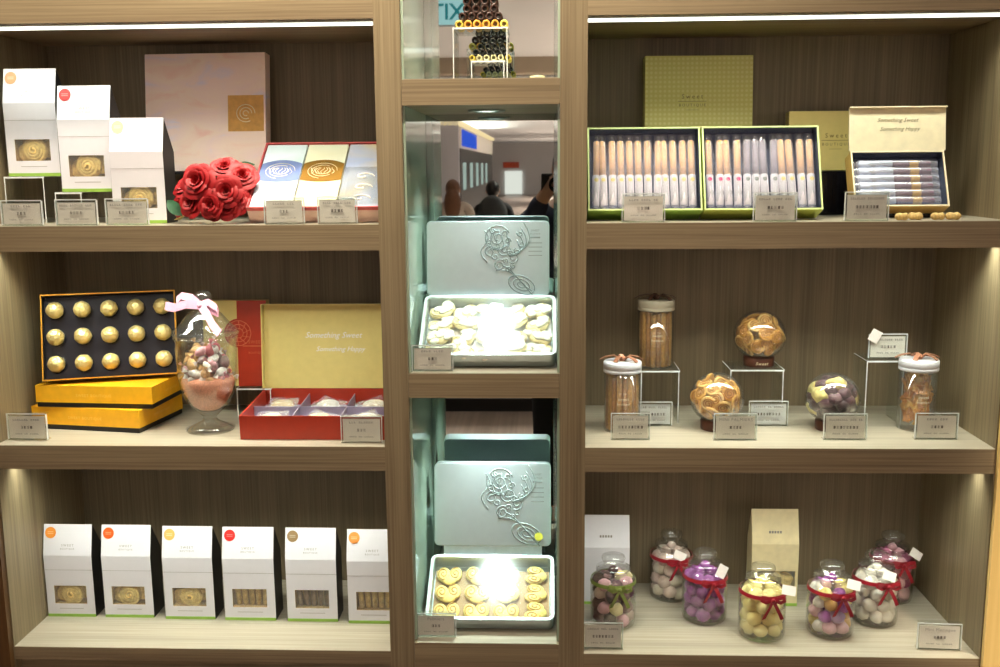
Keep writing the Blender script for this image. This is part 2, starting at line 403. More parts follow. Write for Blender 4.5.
# ================================================================== what stands behind the camera and shows in the mirror
for x, y in DOWNLIGHTS:
    t = thing('ceiling_downlight', {(-0.75): 'round recessed ceiling downlight above the left bay', (-0.10): 'round recessed ceiling downlight above the central niche', 0.5: 'round recessed ceiling downlight above the right bay'}[x], 'light', (x, y, 3.30))
    MB().lathe([(.055, -.012), (.075, -.012), (.08, 0)], 24, True, False).build('ring', M['steel'], t)
    MB().lathe([(.0005, -.008), (.055, -.008)], 24, False, False).build('lens', M['panel_emit'], t)
wher = {(-0.7, -2.6): 'near the cabinet, left', (0.9, -2.6): 'near the cabinet, right', (-0.7, -5.2): 'over the counter, left', (0.9, -5.2): 'over the counter, right', (1.6, -9.0): 'in the passage beyond the counter', (1.6, -12.0): 'just before the brown bulkhead'}
for x, y in FILL_PANELS:  # bodies for the added fill panels
    t = thing('added_ceiling_light', 'added rectangular ceiling fill panel '+wher[(x, y)], 'light', (x, y, 3.30))
    MB().box(-.58, .58, -.28, .28, -.02, 0).build('frame', M['steel'], t)
    MB().box(-.55, .55, -.25, .25, -.024, -.02).build('diffuser', M['panel_emit'], t)
for i, (x, y) in enumerate(ADDED_FAR_PANELS):  # bodies for the added corridor fill lights
    t = thing('added_ceiling_light', 'large square added corridor fill light, '+['nearest', 'second', 'third', 'farthest'][i]+' along the mall', 'light', (x, y, 2.95))
    MB().box(-1.25, 1.25, -1.25, 1.25, -.03, 0).build('frame', M['steel'], t)
    MB().box(-1.2, 1.2, -1.2, 1.2, -.034, -.03).build('diffuser', M['panel_emit'], t)
def mx(px, py, Yreal): return at(px, py, 2*DEP-Yreal)
# exit sign
p = mx(454, 26, -6.6)
t = thing('exit_sign', 'lit exit sign with teal letters hanging from the ceiling', 'sign', (p.x-.02, -6.6, p.z))
MB().box(-.22, .22, -.03, .0, 0, .24).build('housing', M['acr_edge'], t)
o = MB(); o.box(-.21, .21, 0, .004, .01, .23)
o.mi = 1; o.M = Matrix.Rotation(math.pi, 4, 'Z'); o.text('EXIT', .19, -.015, .055, -.006, off=.003)
o.build('lettering', [emit('exit_panel', (190, 236, 236), 1.0), emit('exit_letters', (50, 156, 160), .7)], t)
for s in (-.15, .15): MB().tube([(s, -.015, .24), (s, -.015, 3.30-p.z)], .006).build('hanger', M['steel'], t)
t = thing('ceiling_downlight', 'round recessed ceiling downlight above the pale side panel', 'light', (1.22, -1.10, 3.30))
MB().lathe([(.055, -.012), (.075, -.012), (.08, 0)], 24, True, False).build('ring', M['steel'], t)
MB().lathe([(.0005, -.008), (.055, -.008)], 24, False, False).build('lens', M['panel_emit'], t)
area('cove_glow', (-2.0, -26, 2.63), .5, 13, 1100, (1, .9, .75), (math.pi, 0, 0))
# counter
t = thing('shop_counter', 'pale low shop counter with dark plinth on the wooden floor', 'counter', (0, -4.3, 0))
MB().box(-3, 2.4, -.6, 0, .10, .98).build('body', plain('counter_white', (222, 216, 206), .5), t)
MB().box(-2.95, 2.35, -.56, -.03, 0, .10).build('plinth', M['dark'], t)
MB().box(-3.03, 2.43, -.63, .03, .98, 1.01).build('top', plain('counter_top', (180, 172, 160), .3), t)
# shopfronts of the mall corridor
t = thing('shopfront', 'long mall shopfront with blue sign and glowing cove light', 'shop', (-1.75, -19, 0))
MB().box(-.9, 0, -14, -.3, 0, 1.2+.85).build('display_wall', M['dark'], t)
MB().box(-.9, .02, -14, -.3, 2.05, 2.5).build('fascia', plain('fascia_white', (225, 220, 212), .6), t)
MB().box(-.7, .10, -13.5, 0, 2.52, 2.60).build('cove_light', emit('cove', (255, 222, 168), 1.6), t)
MB().box(-1.6, -.02, -.3, 0, 0, 2.9).build('pilaster', plain('pilaster_grey', (176, 176, 182), .3), t)
MB().box(.02, .05, -5, -.4, 2.1, 2.45).build('sign', emit('blue_sign', (60, 100, 235), 1.2), t)
for k in range(5): MB().box(0.0, .02, -1.6-2.2*k, -.9-2.2*k, 1.15, 1.75).build('lit_display', emit('lit_display_%d' % k, (210, 225, 215), .9), t)
t = thing('far_shop', 'distant shop at the corridor end with orange sign and bright window', 'shop', (0, -55.9, 0))
a, b = mx(503, 168, -55.8), mx(519, 162, -55.8)
MB().box(a.x, b.x, 0, .1, a.z, b.z).build('sign', plain('orange_sign', (226, 84, 40), .5), t)
a, b = mx(505, 200, -55.8), mx(522, 171, -55.8)
MB().box(a.x, b.x, 0, .06, max(.05, a.z), b.z).build('bright_window', emit('bright_window', (255, 250, 240), 1.3), t)

# ------------------------------------------------------------------ people
def skinned(name, pts, edges, mat, parent, root=0, sub=2):
    me = bpy.data.meshes.new(name); me.from_pydata([p[0] for p in pts], edges, []); me.materials.append(mat)
    o = bpy.data.objects.new(name, me); C.objects.link(o); o.parent = parent
    s = o.modifiers.new('skin', 'SKIN'); s.use_smooth_shade = True
    for i, v in enumerate(me.skin_vertices[0].data):
        r = pts[i][1]; v.radius = r if isinstance(r, tuple) else (r, r)
    me.skin_vertices[0].data[root].use_root = True
    u = o.modifiers.new('sub', 'SUBSURF'); u.levels = sub; u.render_levels = sub
    return o
def person(label, loc, rz, H, skin, top, bottom, hair, hair_len, raise_arms=False):
    # faces local +y; one continuous body, clothes as children
    t = thing('person', label, 'person', loc, (0, 0, rz)); k = H/1.70
    def P(x, y, z): return (x*k, y*k, z*k)
    pts = [(P(0, 0, .93), (.155*k, .105*k)), (P(0, 0, 1.12), (.14*k, .095*k)), (P(0, -.01, 1.32), (.165*k, .11*k)), (P(0, -.01, 1.43), (.10*k, .075*k)), (P(0, 0, 1.49), .052*k), (P(0, .01, 1.56), (.066*k, .075*k)), (P(0, .015, 1.63), (.072*k, .088*k)), (P(0, .01, 1.69), (.04*k, .05*k))]
    ed = [(0, 1), (1, 2), (2, 3), (3, 4), (4, 5), (5, 6), (6, 7)]
    cl, sl, lg = None, [(P(0, 0, .84), (.17*k, .125*k)), (P(0, 0, 1.12), (.15*k, .105*k)), (P(0, -.01, 1.33), (.175*k, .12*k)), (P(0, -.01, 1.43), (.10*k, .08*k))], None
    se = [(0, 1), (1, 2), (2, 3)]
    for s in (-1, 1):
        n = len(pts)
        if raise_arms: arm = [P(s*.19, -.01, 1.39), P(s*.25, .10, 1.20), P(s*.10, .20, 1.50), P(s*.075, .215, 1.53)]
        else: arm = [P(s*.19, -.01, 1.39), P(s*.24, -.03, 1.13), P(s*.25, .03, .89), P(s*.25, .05, .82)]
        for q, rr in zip(arm, (.052, .042, .030, .034)): pts.append((q, rr*k))
        ed += [(3, n), (n, n+1), (n+1, n+2), (n+2, n+3)]
        m_ = len(sl); sl += [(arm[0], .062*k), (arm[1], .052*k), (arm[2], .042*k)]; se += [(3, m_), (m_, m_+1), (m_+1, m_+2)]
        h = Vector(arm[3]); f0 = (h-Vector(arm[2])).normalized()
        side = Vector((s, 0, 0)) if not raise_arms else Vector((0, -.3, 1)).normalized()
        for j in range(4):   # fingers, each its own chain
            L_ = (.075, .085, .08, .062)[j]*k; n2 = len(pts); base = h+f0*.02*k+Vector((0, 1, 0) if not raise_arms else (0, 0, -1))*(.03-.02*j)*k
            cur = Vector((-s, 0, 0))*.3
            pts += [(tuple(base+f0*.035*k), .009*k), (tuple(base+(f0+cur*.5).normalized()*L_), .008*k), (tuple(base+(f0+cur).normalized()*(L_+.025*k)), .006*k)]
            ed += [(n+3, n2), (n2, n2+1), (n2+1, n2+2)]
        n2 = len(pts); tb = h+Vector((-s*.3, .8, .2)).normalized()*.035*k
        pts += [(tuple(tb), .011*k), (tuple(tb+f0*.035*k+Vector((-s*.01, .01, 0))*k), .009*k)]; ed += [(n+3, n2), (n2, n2+1)]
        n = len(pts)
        pts += [(P(s*.09, 0, .86), .09*k), (P(s*.10, .01, .48), .058*k), (P(s*.10, -.02, .10), .042*k), (P(s*.11, .09, .03), .034*k)]
        ed += [(0, n), (n, n+1), (n+1, n+2), (n+2, n+3)]
    skinned('body', pts, ed, skin, t)
    lp = [(P(0, 0, .95), (.165*k, .12*k))]; le = []
    for s in (-1, 1):
        n = len(lp); lp += [(P(s*.09, 0, .85), .102*k), (P(s*.10, .01, .48), .074*k), (P(s*.10, -.02, .09), .062*k)]; le += [(0, n), (n, n+1), (n+1, n+2)]
    skinned('trousers', lp, le, bottom, t); skinned('top', sl, se, top, t)
    for s in (-1, 1): MB().ball(P(s*.105, .06, .035), .05*k, (.95, 2.4, .7)).build('shoe', M['dark'], t)
    o = MB(); o.ball(P(0, -.012, 1.625), .098*k, (.86, 1.02, 1.05), 20, 14)
    if hair_len: o.ball(P(0, -.085, 1.60-hair_len/2), .1*k, (.98, .75, .5+hair_len*4.6), 18, 12)
    o.build('hair', hair, t)
    o = MB()   # face features sit on the front of the head
    for s in (-1, 1):
        o.mi = 0; o.ball(P(s*.031, .088, 1.61), .013*k, (1, .6, .7)); o.mi = 1; o.ball(P(s*.031, .095, 1.61), .006*k)
        o.mi = 2; o.ball(P(s*.078, .0, 1.60), .022*k, (.4, .7, 1.2))
    o.mi = 2; o.ball(P(0, .105, 1.585), .014*k, (.8, 1, 1.6)); o.mi = 3; o.ball(P(0, .092, 1.548), .018*k, (1.2, .4, .35))
    o.build('face', [M['white'], M['dark'], skin, plain('lips', (170, 90, 84), .5)], t)
    return t
SKIN = plain('skin', (206, 160, 132), .5, sub=.1)
p = mx(453, 190, -8.0)
person('person with long brown hair and pale top seen from behind in the mall', (p.x, -8.0, 0), math.pi, 1.52, SKIN, plain('cream_top', (206, 192, 180), .8), plain('grey_skirt', (90, 88, 92), .8), plain('brown_hair', (112, 74, 50), .5, noise=.2), .32)
p = mx(493, 190, -8.4)
b = person('person in black with a dark backpack walking away in the mall', (p.x, -8.4, 0), math.pi, 1.50, SKIN, plain('black_coat', (30, 30, 32), .8), plain('black_trousers', (24, 24, 28), .8), plain('black_hair', (24, 20, 20), .4), 0)
o = tag(MB().ball((0, 0, 0), .17, (.95, .5, 1.25), 20, 12).build('backpack', plain('backpack_cloth', (52, 56, 58), .8)), 'dark grey backpack on the back of the person in black', 'bag')
o.location = (p.x, -8.4+.19, 1.16)
ph = person('person in dark clothes holding a camera in front of the cabinet', (.13, -2.06, 0), R(6), 1.76, SKIN, plain('navy_top', (40, 44, 66), .8), plain('dark_trousers', (22, 26, 28), .8), plain('dark_hair', (34, 26, 22), .45), 0, True)
t = thing('camera', 'black camera held up by the person before the cabinet', 'camera', (.06, -1.86, 1.60))
MB().box(-.065, .065, -.03, .03, -.045, .045).build('camera_body', M['dark'], t, .006)
o = MB(); o.M = Matrix.Translation((0, .03, 0)) @ Matrix.Rotation(-math.pi/2, 4, 'X'); o.lathe([(.034, 0), (.034, .045), (.030, .045), (.028, .03), (.0005, .03)], 24); o.build('lens', M['black_gloss'], t)
# ================================================================== builders of goods
def price_card(px0, px1, pb, S, Y, where, lines=((5, 4), 4), yaw=0.0, h=.050, base=None, words=None, tier='', tint=None):
    # clear acrylic holder with a printed card; lines = (word lengths of top line), number of large glyphs
    z = S if base is None else base
    x0, x1 = gx(px0, Y, z+.02), gx(px1, Y, z+.02); w = x1-x0
    t = thing('price_card', where, 'sign', ((x0+x1)/2, Y, z+.0004), (0, 0, yaw))
    o = MB(); o.box(-w/2, w/2, 0, .0012, 0, h); o.box(-w/2, w/2, .0036, .0048, 0, h)
    o.box(-w/2, w/2, 0, .012, h, h+.0016); o.box(-w/2, -w/2+.0012, .0012, .0036, 0, h); o.box(w/2-.0012, w/2, .0012, .0036, 0, h); o.box(-w/2, w/2, .0012, .016, 0, .0014)
    o.build('holder', M['acrylic'], t)
    e = MB(); q = .0009
    e.box(-w/2, w/2, -.0004, .0006, h-.0002, h+.0016); e.box(-w/2-.0003, -w/2+q, -.0004, .0046, 0.0014, h); e.box(w/2-q, w/2+.0003, -.0004, .0046, 0.0014, h)
    e.build('holder_edge', M['acr_edge'], t)
    c = MB(); m_ = .0035; c.box(-w/2+m_, w/2-m_, .0016, .0022, .0030, h-.004)
    W_ = w-2*m_; c.mi = 1; y = -.0008
    def row(zc, hh, segs, total, mi):
        n = sum(segs)+len(segs)-1; u = total/n; x = -total/2; c.mi = mi
        for s_ in segs:
            for i in range(s_):
                g = u*.72; k = random.uniform(.7, 1.0)
                c.box(x+u*(i)+u*.14, x+u*i+u*.14+g, y, y+.0003, zc-hh/2*k, zc-hh/2*k+hh*.22); c.box(x+u*i+u*.14, x+u*i+u*.14+g*.3, y, y+.0003, zc-hh/2, zc+hh/2)
                if random.random() < .6: c.box(x+u*i+u*.14+g*.2, x+u*i+u*.14+g, y, y+.0003, zc+hh*.2, zc+hh*.42)
            x += u*(s_+1)
    if words: c.mi = 1; c.text(words, .0082, 0, h*.74, y, track=1.15)
    else: row(h*.79, .0036, lines[0], W_*min(.86, .05*(sum(lines[0])+len(lines[0]))+.1), 1)
    g = lines[1]; gw = .0052
    c.mi = 2; zc = h*.5
    for i in range(g):
        xx = (i-(g-1)/2)*gw*1.12
        for k in range(3): c.box(xx-gw*.4, xx+gw*.4, y, y+.0003, zc-.0022+k*.0019, zc-.0016+k*.0019)
        c.box(xx-gw*.08+random.uniform(-.3, .3)*gw, xx+gw*.08+random.uniform(-.3, .3)*gw+.0003, y, y+.0003, zc-.0026, zc+.0026)
    row(h*.25, .0024, (4, 2, 5), W_*.66, 1)
    c.build('card', [tint or M['card'], M['ink'], M['ink_d']], t)
    return t

def acrylic_riser(x0, x1, Y0, Y1, z0, z1, label, t_=.003):
    w, d, h = x1-x0, Y1-Y0, z1-z0
    t = thing('acrylic_riser', label, 'display stand', ((x0+x1)/2, Y0, z0+.0003))
    MB().box(-w/2, w/2, 0, d, h-t_, h).build('top', M['acrylic'], t)
    for s in (-1, 1):
        a = -w/2 if s < 0 else w/2-t_
        MB().box(a, a+t_, 0, d, 0, h-t_).build('side', M['acrylic'], t)
    e = MB(); q = .0008
    e.box(-w/2, w/2, -.0006, 0, h-t_, h)
    for a in (-w/2, w/2-t_): e.box(a, a+t_*.6, -.0006, 0, 0, h-t_)
    e.box(-w/2-.0003, -w/2+.0006, 0, d, h-.0006, h+.0002); e.box(w/2-.0006, w/2+.0003, 0, d, h-.0006, h+.0002)
    e.build('front_edge', M['acr_edge'], t)
    return t

# ---------------- gable-topped paper bags
swirl_me = MB(); pts = []
for i in range(110):
    a = i*.21; r = .0195-.0175*i/110; pts.append((r*math.cos(a), -.0035-.0025*i/110, r*math.sin(a)))
swirl_me.tube(pts, [.0032]*110, 6); swirl_me.M = Matrix.Rotation(math.pi/2, 4, 'X'); swirl_me.lathe([(.0005, -.002), (.021, -.002), (.021, .003), (.0005, .003)], 24)
swirl_me = swirl_me.mesh('swirl_cookie', M['wax'])
stick_me = {}
for nm, mt in (('gold', M['wax']), ('brown', plain('grey_brown_biscuit', (150, 122, 100), .6, noise=.2, scale=120))):
    o = MB(); o.tube([(0, 0, -.030), (0, 0, -.028), (0, 0, .028), (0, 0, .030)], [.003, .0055, .0055, .003], 10); stick_me[nm] = o.mesh('biscuit_stick', mt)
BW, BH, BD = .099, .193, .055
def gift_bag(px, S, Y, scol, where, kind, z=None, sx=1.0, sz=1.0, yaw=0.0, cname=''):
    zb = S if z is None else z
    X = gx(px, Y, zb+BH*.4); w, h, d = BW*sx, BH*sz, BD; hc = .68*h
    t = thing('biscuit_bag', where, 'bag', (X, Y, zb+.0004), (0, 0, yaw))
    o = MB(); wz0, wz1, wx = .145*h, .345*h, .335*w
    zb0 = .012
    # front panel round the window
    o.quad((-w/2, 0, zb0*0), (w/2, 0, 0), (w/2, 0, wz0), (-w/2, 0, wz0)); o.quad((-w/2, 0, wz1), (w/2, 0, wz1), (w/2, -.0012, hc), (-w/2, -.0012, hc))
    o.quad((-w/2, 0, wz0), (-wx, 0, wz0), (-wx, 0, wz1), (-w/2, 0, wz1)); o.quad((wx, 0, wz0), (w/2, 0, wz0), (w/2, 0, wz1), (wx, 0, wz1))
    o.quad((-w/2, -.0012, hc), (w/2, -.0012, hc), (w/2, d*.24, h), (-w/2, d*.24, h))
    o.quad((-w/2, d*.24, h), (w/2, d*.24, h), (w/2, d, hc), (-w/2, d, hc)); o.quad((-w/2, d, hc), (w/2, d, hc), (w/2, d, 0), (-w/2, d, 0))
    o.quad((-w/2, 0, 0), (-w/2, d, 0), (w/2, d, 0), (w/2, 0, 0))
    o.mi = 1
    for s in (-1, 1): x = s*w/2; o.add([(x, 0, 0), (x, d, 0), (x, d, hc), (x, d*.24, h), (x, -.0012, hc)], [(0, 1, 2, 3, 4)] if s > 0 else [(4, 3, 2, 1, 0)], False)
    # inner tray seen through the window
    o.mi = 2; o.quad((-wx, .028, wz0), (wx, .028, wz0), (wx, .028, wz1), (-wx, .028, wz1)); o.quad((-wx, 0, wz0), (wx, 0, wz0), (wx, .028, wz0), (-wx, .028, wz0)); o.quad((-wx, 0, wz1), (-wx, .028, wz1), (wx, .028, wz1), (wx, 0, wz1))
    o.quad((-wx, 0, wz0), (-wx, .028, wz0), (-wx, .028, wz1), (-wx, 0, wz1)); o.quad((wx, 0, wz0), (wx, 0, wz1), (wx, .028, wz1), (wx, .028, wz0))
    o.mi = 3; o.box(-w/2, w/2, -.0005, .0001, 0, .030*h)
    o.mi = 4; sl = (d*.24+.0012)/(h-hc)
    o.text('SWEET', .0062, 0, h*.775, -.0016+0*sl, track=1.5)
    o.text('BOUTIQUE', .0046, 0, h*.742, -.0016, track=1.35)
    # keep the lettering on the sloping face
    o.bm.verts.ensure_lookup_table()
    for v in o.bm.verts:
        if v.co.z > hc+.0005 and abs(v.co.y+.0016) < 1e-6: v.co.y = -.0012+(v.co.z-hc)*sl-.0005
    o.box(-w*.25, w*.25, -.0003, 0, .09*h, .094*h); o.box(-w/2, w/2, -.0009, -.0006, .52*h, .5225*h)
    body = o.build('body', [M['white'], M['dark'], M['cardboard'], M['green'], M['ink']], t)
    MB().box(-wx, wx, .0006, .0009, wz0, wz1).build('window', M['film_soft'], t)
    s = MB(); zc = h*.915; xc = -w*.355; yc = -.0012+(zc-hc)*sl-.0009; r = .0112; n = 22
    s.add([(xc+r*math.cos(2*math.pi*i/n), yc+r*math.sin(2*math.pi*i/n)*sl, zc+r*math.sin(2*math.pi*i/n)) for i in range(n)], [tuple(range(n))], False)
    s.mi = 1
    for k in (-1, 1): s.add([(xc-.006, yc-.0004+k*.0016*sl, zc+k*.0016-.0006), (xc+.006, yc-.0004+k*.0016*sl, zc+k*.0016-.0006), (xc+.006, yc-.0004+(k*.0016+.0012)*sl, zc+k*.0016+.0006), (xc-.006, yc-.0004+(k*.0016+.0012)*sl, zc+k*.0016+.0006)], [(0, 1, 2, 3)], False)
    pale = tuple(min(255, int(c+(255-c)*.45)) for c in scol)
    s.build('sticker', [plain('sticker_'+cname, scol, .4, noise=0), plain('sticker_text_'+cname, pale, .4, noise=0)], t)
    Rm = Matrix.Translation((X, Y, zb)) @ Matrix.Rotation(yaw, 4, 'Z')
    zc = (wz0+wz1)/2
    if kind == 'swirl':
        for dx, dz, dy in ((0, 0, .0100), (-.021, -.004, .017), (.022, .003, .017)):
            q = bpy.data.objects.new('swirl_cookie', swirl_me); C.objects.link(q); q.matrix_world = Rm @ Matrix.Translation((dx*sx, dy, zc+dz)) @ Matrix.Rotation(random.uniform(0, 6), 4, 'Y') @ Matrix.Scale(1.12 if dx == 0 else .78, 4)
            tag(q, 'piped swirl butter cookie behind the window of the '+cname, 'cookie', 'cookies inside the '+cname)
    else:
        for k in range(5):
            q = bpy.data.objects.new('biscuit_stick', stick_me[kind]); C.objects.link(q); q.matrix_world = Rm @ Matrix.Translation(((k-2)*.0132*sx, .016, zc)) @ Matrix.Rotation(R(-6+2*k), 4, 'Y') @ Matrix.Scale(1.0, 4)
            tag(q, 'upright biscuit stick behind the window of the '+cname, 'biscuit', 'sticks inside the '+cname)
    return t
M['cardboard'] = plain('bag_inner_card', (186, 150, 100), .7)
M['film_soft'] = clear('bag_window_film', gloss=.10, haze=.05, rough=.15, edge=.4)

# top left: three bags stepping down
zA, zB = at(30, 176.5, .11).z-at(30, 225, .0).z*0, at(85, 192, .09).z
acrylic_riser(gx(6, .10, S1+.04), gx(46, .10, S1+.04), .10, .165, S1, zA-.0006, 'tall clear acrylic riser under the leftmost top-shelf bag')
acrylic_riser(gx(56, .085, S1+.03), gx(83, .085, S1+.03), .085, .15, S1, zB-.0006, 'low clear acrylic riser under the top-shelf bag with red sticker')
gift_bag(31.5, S1, .105, (240, 160, 120), 'white biscuit bag with peach sticker, highest of three on the top left shelf', 'swirl', z=zA, cname='highest bag with peach sticker', sz=1.02)
gift_bag(85.5, S1, .088, (226, 74, 74), 'white biscuit bag with pinkish red sticker raised on a low riser', 'swirl', z=zB, cname='raised bag with red sticker')
gift_bag(138, S1, .07, (244, 188, 150), 'white biscuit bag with pale peach sticker standing beside the red roses', 'swirl', cname='bag beside the roses', sz=.99)
price_card(1, 42, 225, S1, .012, 'price card at the far left of the top left shelf', ((4, 3), 3), h=.044)
price_card(55.5, 97, 224, S1, .012, 'price card below the raised bag with red sticker', ((4, 6, 3), 4), h=.045)
price_card(105.5, 148, 223, S1, .012, 'price card in front of the bag beside the roses', ((5, 4, 3), 5), h=.046)
# bottom left: six bags in a row
rows = [(69.5, .130, (240, 150, 60), 'swirl', '', 'leftmost bottom bag', 1.0),
        (127.5, .129, (232, 96, 30), 'swirl', '', 'bottom bag with deep orange sticker', 1.02),
        (188.5, .124, (222, 178, 96), 'swirl', '', 'bottom bag with ochre sticker', 1.03),
        (249, .122, (214, 44, 40), 'gold', '', 'bottom bag with red sticker', 1.05),
        (311.5, .120, (150, 122, 84), 'brown', '', 'bottom bag with khaki sticker', 1.03),
        (373, .114, (238, 152, 72), 'gold', '', 'bottom bag against the post', 1.03)]
desc = ['white biscuit bag with light orange sticker, leftmost on the bottom shelf', 'white biscuit bag with deep orange sticker on the bottom left shelf',
        'white biscuit bag with ochre sticker and swirl cookies on the bottom left shelf', 'white biscuit bag with red sticker and stick biscuits on the bottom left shelf',
        'white biscuit bag with khaki brown sticker and dark sticks on the bottom shelf', 'white biscuit bag with light orange sticker partly hidden by the centre post']
for (px, Y, c, k, _, cn, s), ds in zip(rows, desc):
    gift_bag(px, S3, Y, c, ds, k, cname=cn, sx=s, sz=1.0)

# ---------------- pink marbled box on a black stand
Yp = .235; a, b = at(144, 172, Yp), at(265, 52, Yp+.02)
x0, x1 = gx(142, Yp, a.z+.1), gx(265, Yp, a.z+.1)
t = thing('display_stand', 'black stand under the large pink marbled gift box', 'display stand', ((x0+x1)/2, Yp-.01, S1+.0004)); hs = a.z-S1-.001
o = MB(); o.box(-.10, .10, 0, .075, hs-.004, hs); o.box(-.10, -.094, 0, .075, 0, hs-.004); o.box(.094, .10, 0, .075, 0, hs-.004); o.build('stand_body', M['dark'], t)
bw, bh = x1-x0, b.z-a.z
t = thing('gift_box', 'large square pink marbled gift box with small gold window', 'box', ((x0+x1)/2, Yp, a.z+.001), (R(-6), 0, R(-3)))
o = MB(); o.box(-bw/2, bw/2, 0, .030, 0, bh); o.build('box_body', M['pinkpaper'], t, .001)
o = MB(); wx0, wx1 = bw*.19, bw*.485; wz0, wz1 = bh*.335, bh*.64
o.box(wx0, wx1, -.0006, 0, wz0, wz1); o.mi = 1; cx_, cz_ = (wx0+wx1)/2, (wz0+wz1)/2
for k in range(3): o.tube([(cx_+(.005+.006*k)*math.cos(q*.4)*1.1, -.0009, cz_+(.005+.006*k)*math.sin(q*.4)) for q in range(14)], .0009, 5)
o.build('gold_window', [M['goldwin'] if 'goldwin' in M else plain('copper_gold', (214, 160, 88), .35, .3, noise=.12, scale=90), M['cream']], t)

# ---------------- rose bouquet
t = thing('rose_bouquet', 'bunch of red fabric roses lying on the top left shelf', 'flowers', (gx(218, .10, S1), .10, S1+.0004))
def rose_mesh(seed, r=.026):
    rn = random.Random(seed); o = MB()
    def petal(ang, R0, Rt, h0, h1, wd, curl):
        n, m_ = 6, 6; vs, fs = [], []
        for j in range(m_+1):
            v = j/m_; rr = R0+(Rt-R0)*(v**.8)+(curl*max(0, v-.7)*3.0)**1.0; z = h0+(h1-h0)*math.sin(v*1.55)-curl*max(0, v-.75)*2.5
            for i in range(n+1):
                u = i/n*2-1; a = ang+u*wd*(.5+.5*v**.6)*(1-.15*v*v); k = 1-.10*u*u
                vs.append((rr*k*math.cos(a), rr*k*math.sin(a), z*(1-.16*u*u*v)))
        for j in range(m_):
            for i in range(n):
                q = j*(n+1)+i; fs.append((q, q+1, q+n+2, q+n+1))
        o.add(vs, fs, True)
    for L_, (cnt, R0, Rt, h1, wd, cu) in enumerate([(3, .001, .15*r, .86*r, 1.3, 0), (3, .002, .30*r, .90*r, 1.15, .05*r), (4, .003, .48*r, .88*r, .95, .10*r), (5, .004, .68*r, .78*r, .85, .16*r), (6, .005, .90*r, .60*r, .72, .24*r)]):
        off = rn.uniform(0, 6)
        for k in range(cnt): petal(off+2*math.pi*k/cnt, R0, Rt*rn.uniform(.93, 1.05), -.25*r, h1*rn.uniform(.94, 1.05), wd, cu)
    o.ball((0, 0, -.25*r), .34*r, (1, 1, .8), 10, 6)
    return o.mesh('rose', M['rose'])
rm = [rose_mesh(k) for k in range(4)]
Yr = .07
spots = [(202, 184, .045, 1.25, (-70, -12)), (227, 192, .04, 1.1, (-78, 8)), (196, 203, .05, 1.05, (-80, -25)), (228, 211, .045, .95, (-84, 6)), (213, 205, .03, .9, (-82, -8)), (236, 202, .06, .92, (-76, 28)), (242, 180, .085, 1.05, (-55, 22)), (226, 172, .105, 1.0, (-40, 5)), (241, 189, .09, .85, (-52, 35)), (188, 190, .085, .9, (-50, -32)), (214, 215, .075, .85, (-88, 0)), (184, 207, .075, .8, (-75, -38))]
for i, (px, py, Y, s, (rx, rz)) in enumerate(spots):
    p = at(px, py, Y); q = bpy.data.objects.new('rose', rm[i % 4]); C.objects.link(q); q.parent = t
    z = max(p.z, S1+.0315*s)
    q.location = (p.x-t.location.x, Y-t.location.y, z-t.location.z); q.rotation_euler = (R(-rx), 0, R(rz)); q.scale = (s, s, s)
for i, (px, py, Y, rx, ry) in enumerate(((236, 168, .125, 10, 30), (182, 216, .05, 70, -40))):
    p = at(px, py, Y); o = MB(); vs = []; n = 8
    for j in range(n+1):
        v = j/n; wv = .011*math.sin(math.pi*v)**.8
        vs += [(-wv, v*.04, .004*math.sin(v*3)), (0, v*.04, .004*math.sin(v*3)-.002), (wv, v*.04, .004*math.sin(v*3))]
    fs = [(3*j+a, 3*j+a+1, 3*j+a+4, 3*j+a+3) for j in range(n) for a in (0, 1)]; o.add(vs, fs, True)
    l = o.build('leaf', M['leaf'], t); l.location = (p.x-t.location.x, Y-t.location.y, max(p.z, S1+.008)-t.location.z); l.rotation_euler = (R(rx), R(ry), R(60*i-40))
o = MB(); o.M = Matrix.Rotation(math.pi/2, 4, 'X'); o.M = Matrix.Translation((-.055, .10, .026)) @ Matrix.Rotation(R(-60), 4, 'Z') @ Matrix.Rotation(R(90), 4, 'X')
o.lathe([(.022, -.04), (.016, .0), (.010, .04)], 18, True, False); o.build('wrapping', M['cream'], t)
# small gold curl of wrapping peeping out
o = MB(); o.strip([(-.066+.012*math.sin(k*.5), -.03+.004*k*.2, .006+.0042*k) for k in range(7)], (.010, .004, 0), .0006); o.build('wrapping_corner', M['goldpaper'], t)

# ---------------- pink tray with three flat boxes, propped up at the back
Yt = .045; x0, x1 = gx(247, Yt, S1+.02), gx(386, Yt, S1+.02)
x1 = min(x1, XA-.002); w = x1-x0; TL, TT, TA = .195, .036, 37
ct, st = math.cos(R(TA)), math.sin(R(TA))
y0, z0 = Yt, S1+.001
t = thing('gift_tray', 'pink tray with coral rim tilted forward on the top left shelf', 'box', ((x0+x1)/2, y0, z0), (R(TA-0), 0, 0))
t.location.y = y0+.018
o = MB(); wt = .0022
o.box(-w/2, w/2, 0, TL, 0, wt); o.box(-w/2, w/2, 0, wt, wt, TT-.008); o.box(-w/2, w/2, TL-wt, TL, wt, TT-.008); o.box(-w/2, -w/2+wt, wt, TL-wt, wt, TT-.008); o.box(w/2-wt, w/2, wt, TL-wt, wt, TT-.008)
o.build('tray_body', M['palepink'], t)
o = MB(); a_, b_ = TT-.008, TT
o.box(-w/2-.0006, w/2+.0006, -.0006, wt, a_, b_); o.box(-w/2-.0006, w/2+.0006, TL-wt, TL+.0006, a_, b_); o.box(-w/2-.0006, -w/2+wt, wt, TL-wt, a_, b_); o.box(w/2-wt, w/2+.0006, wt, TL-wt, a_, b_)
o.build('rim', M['pinkred'], t)
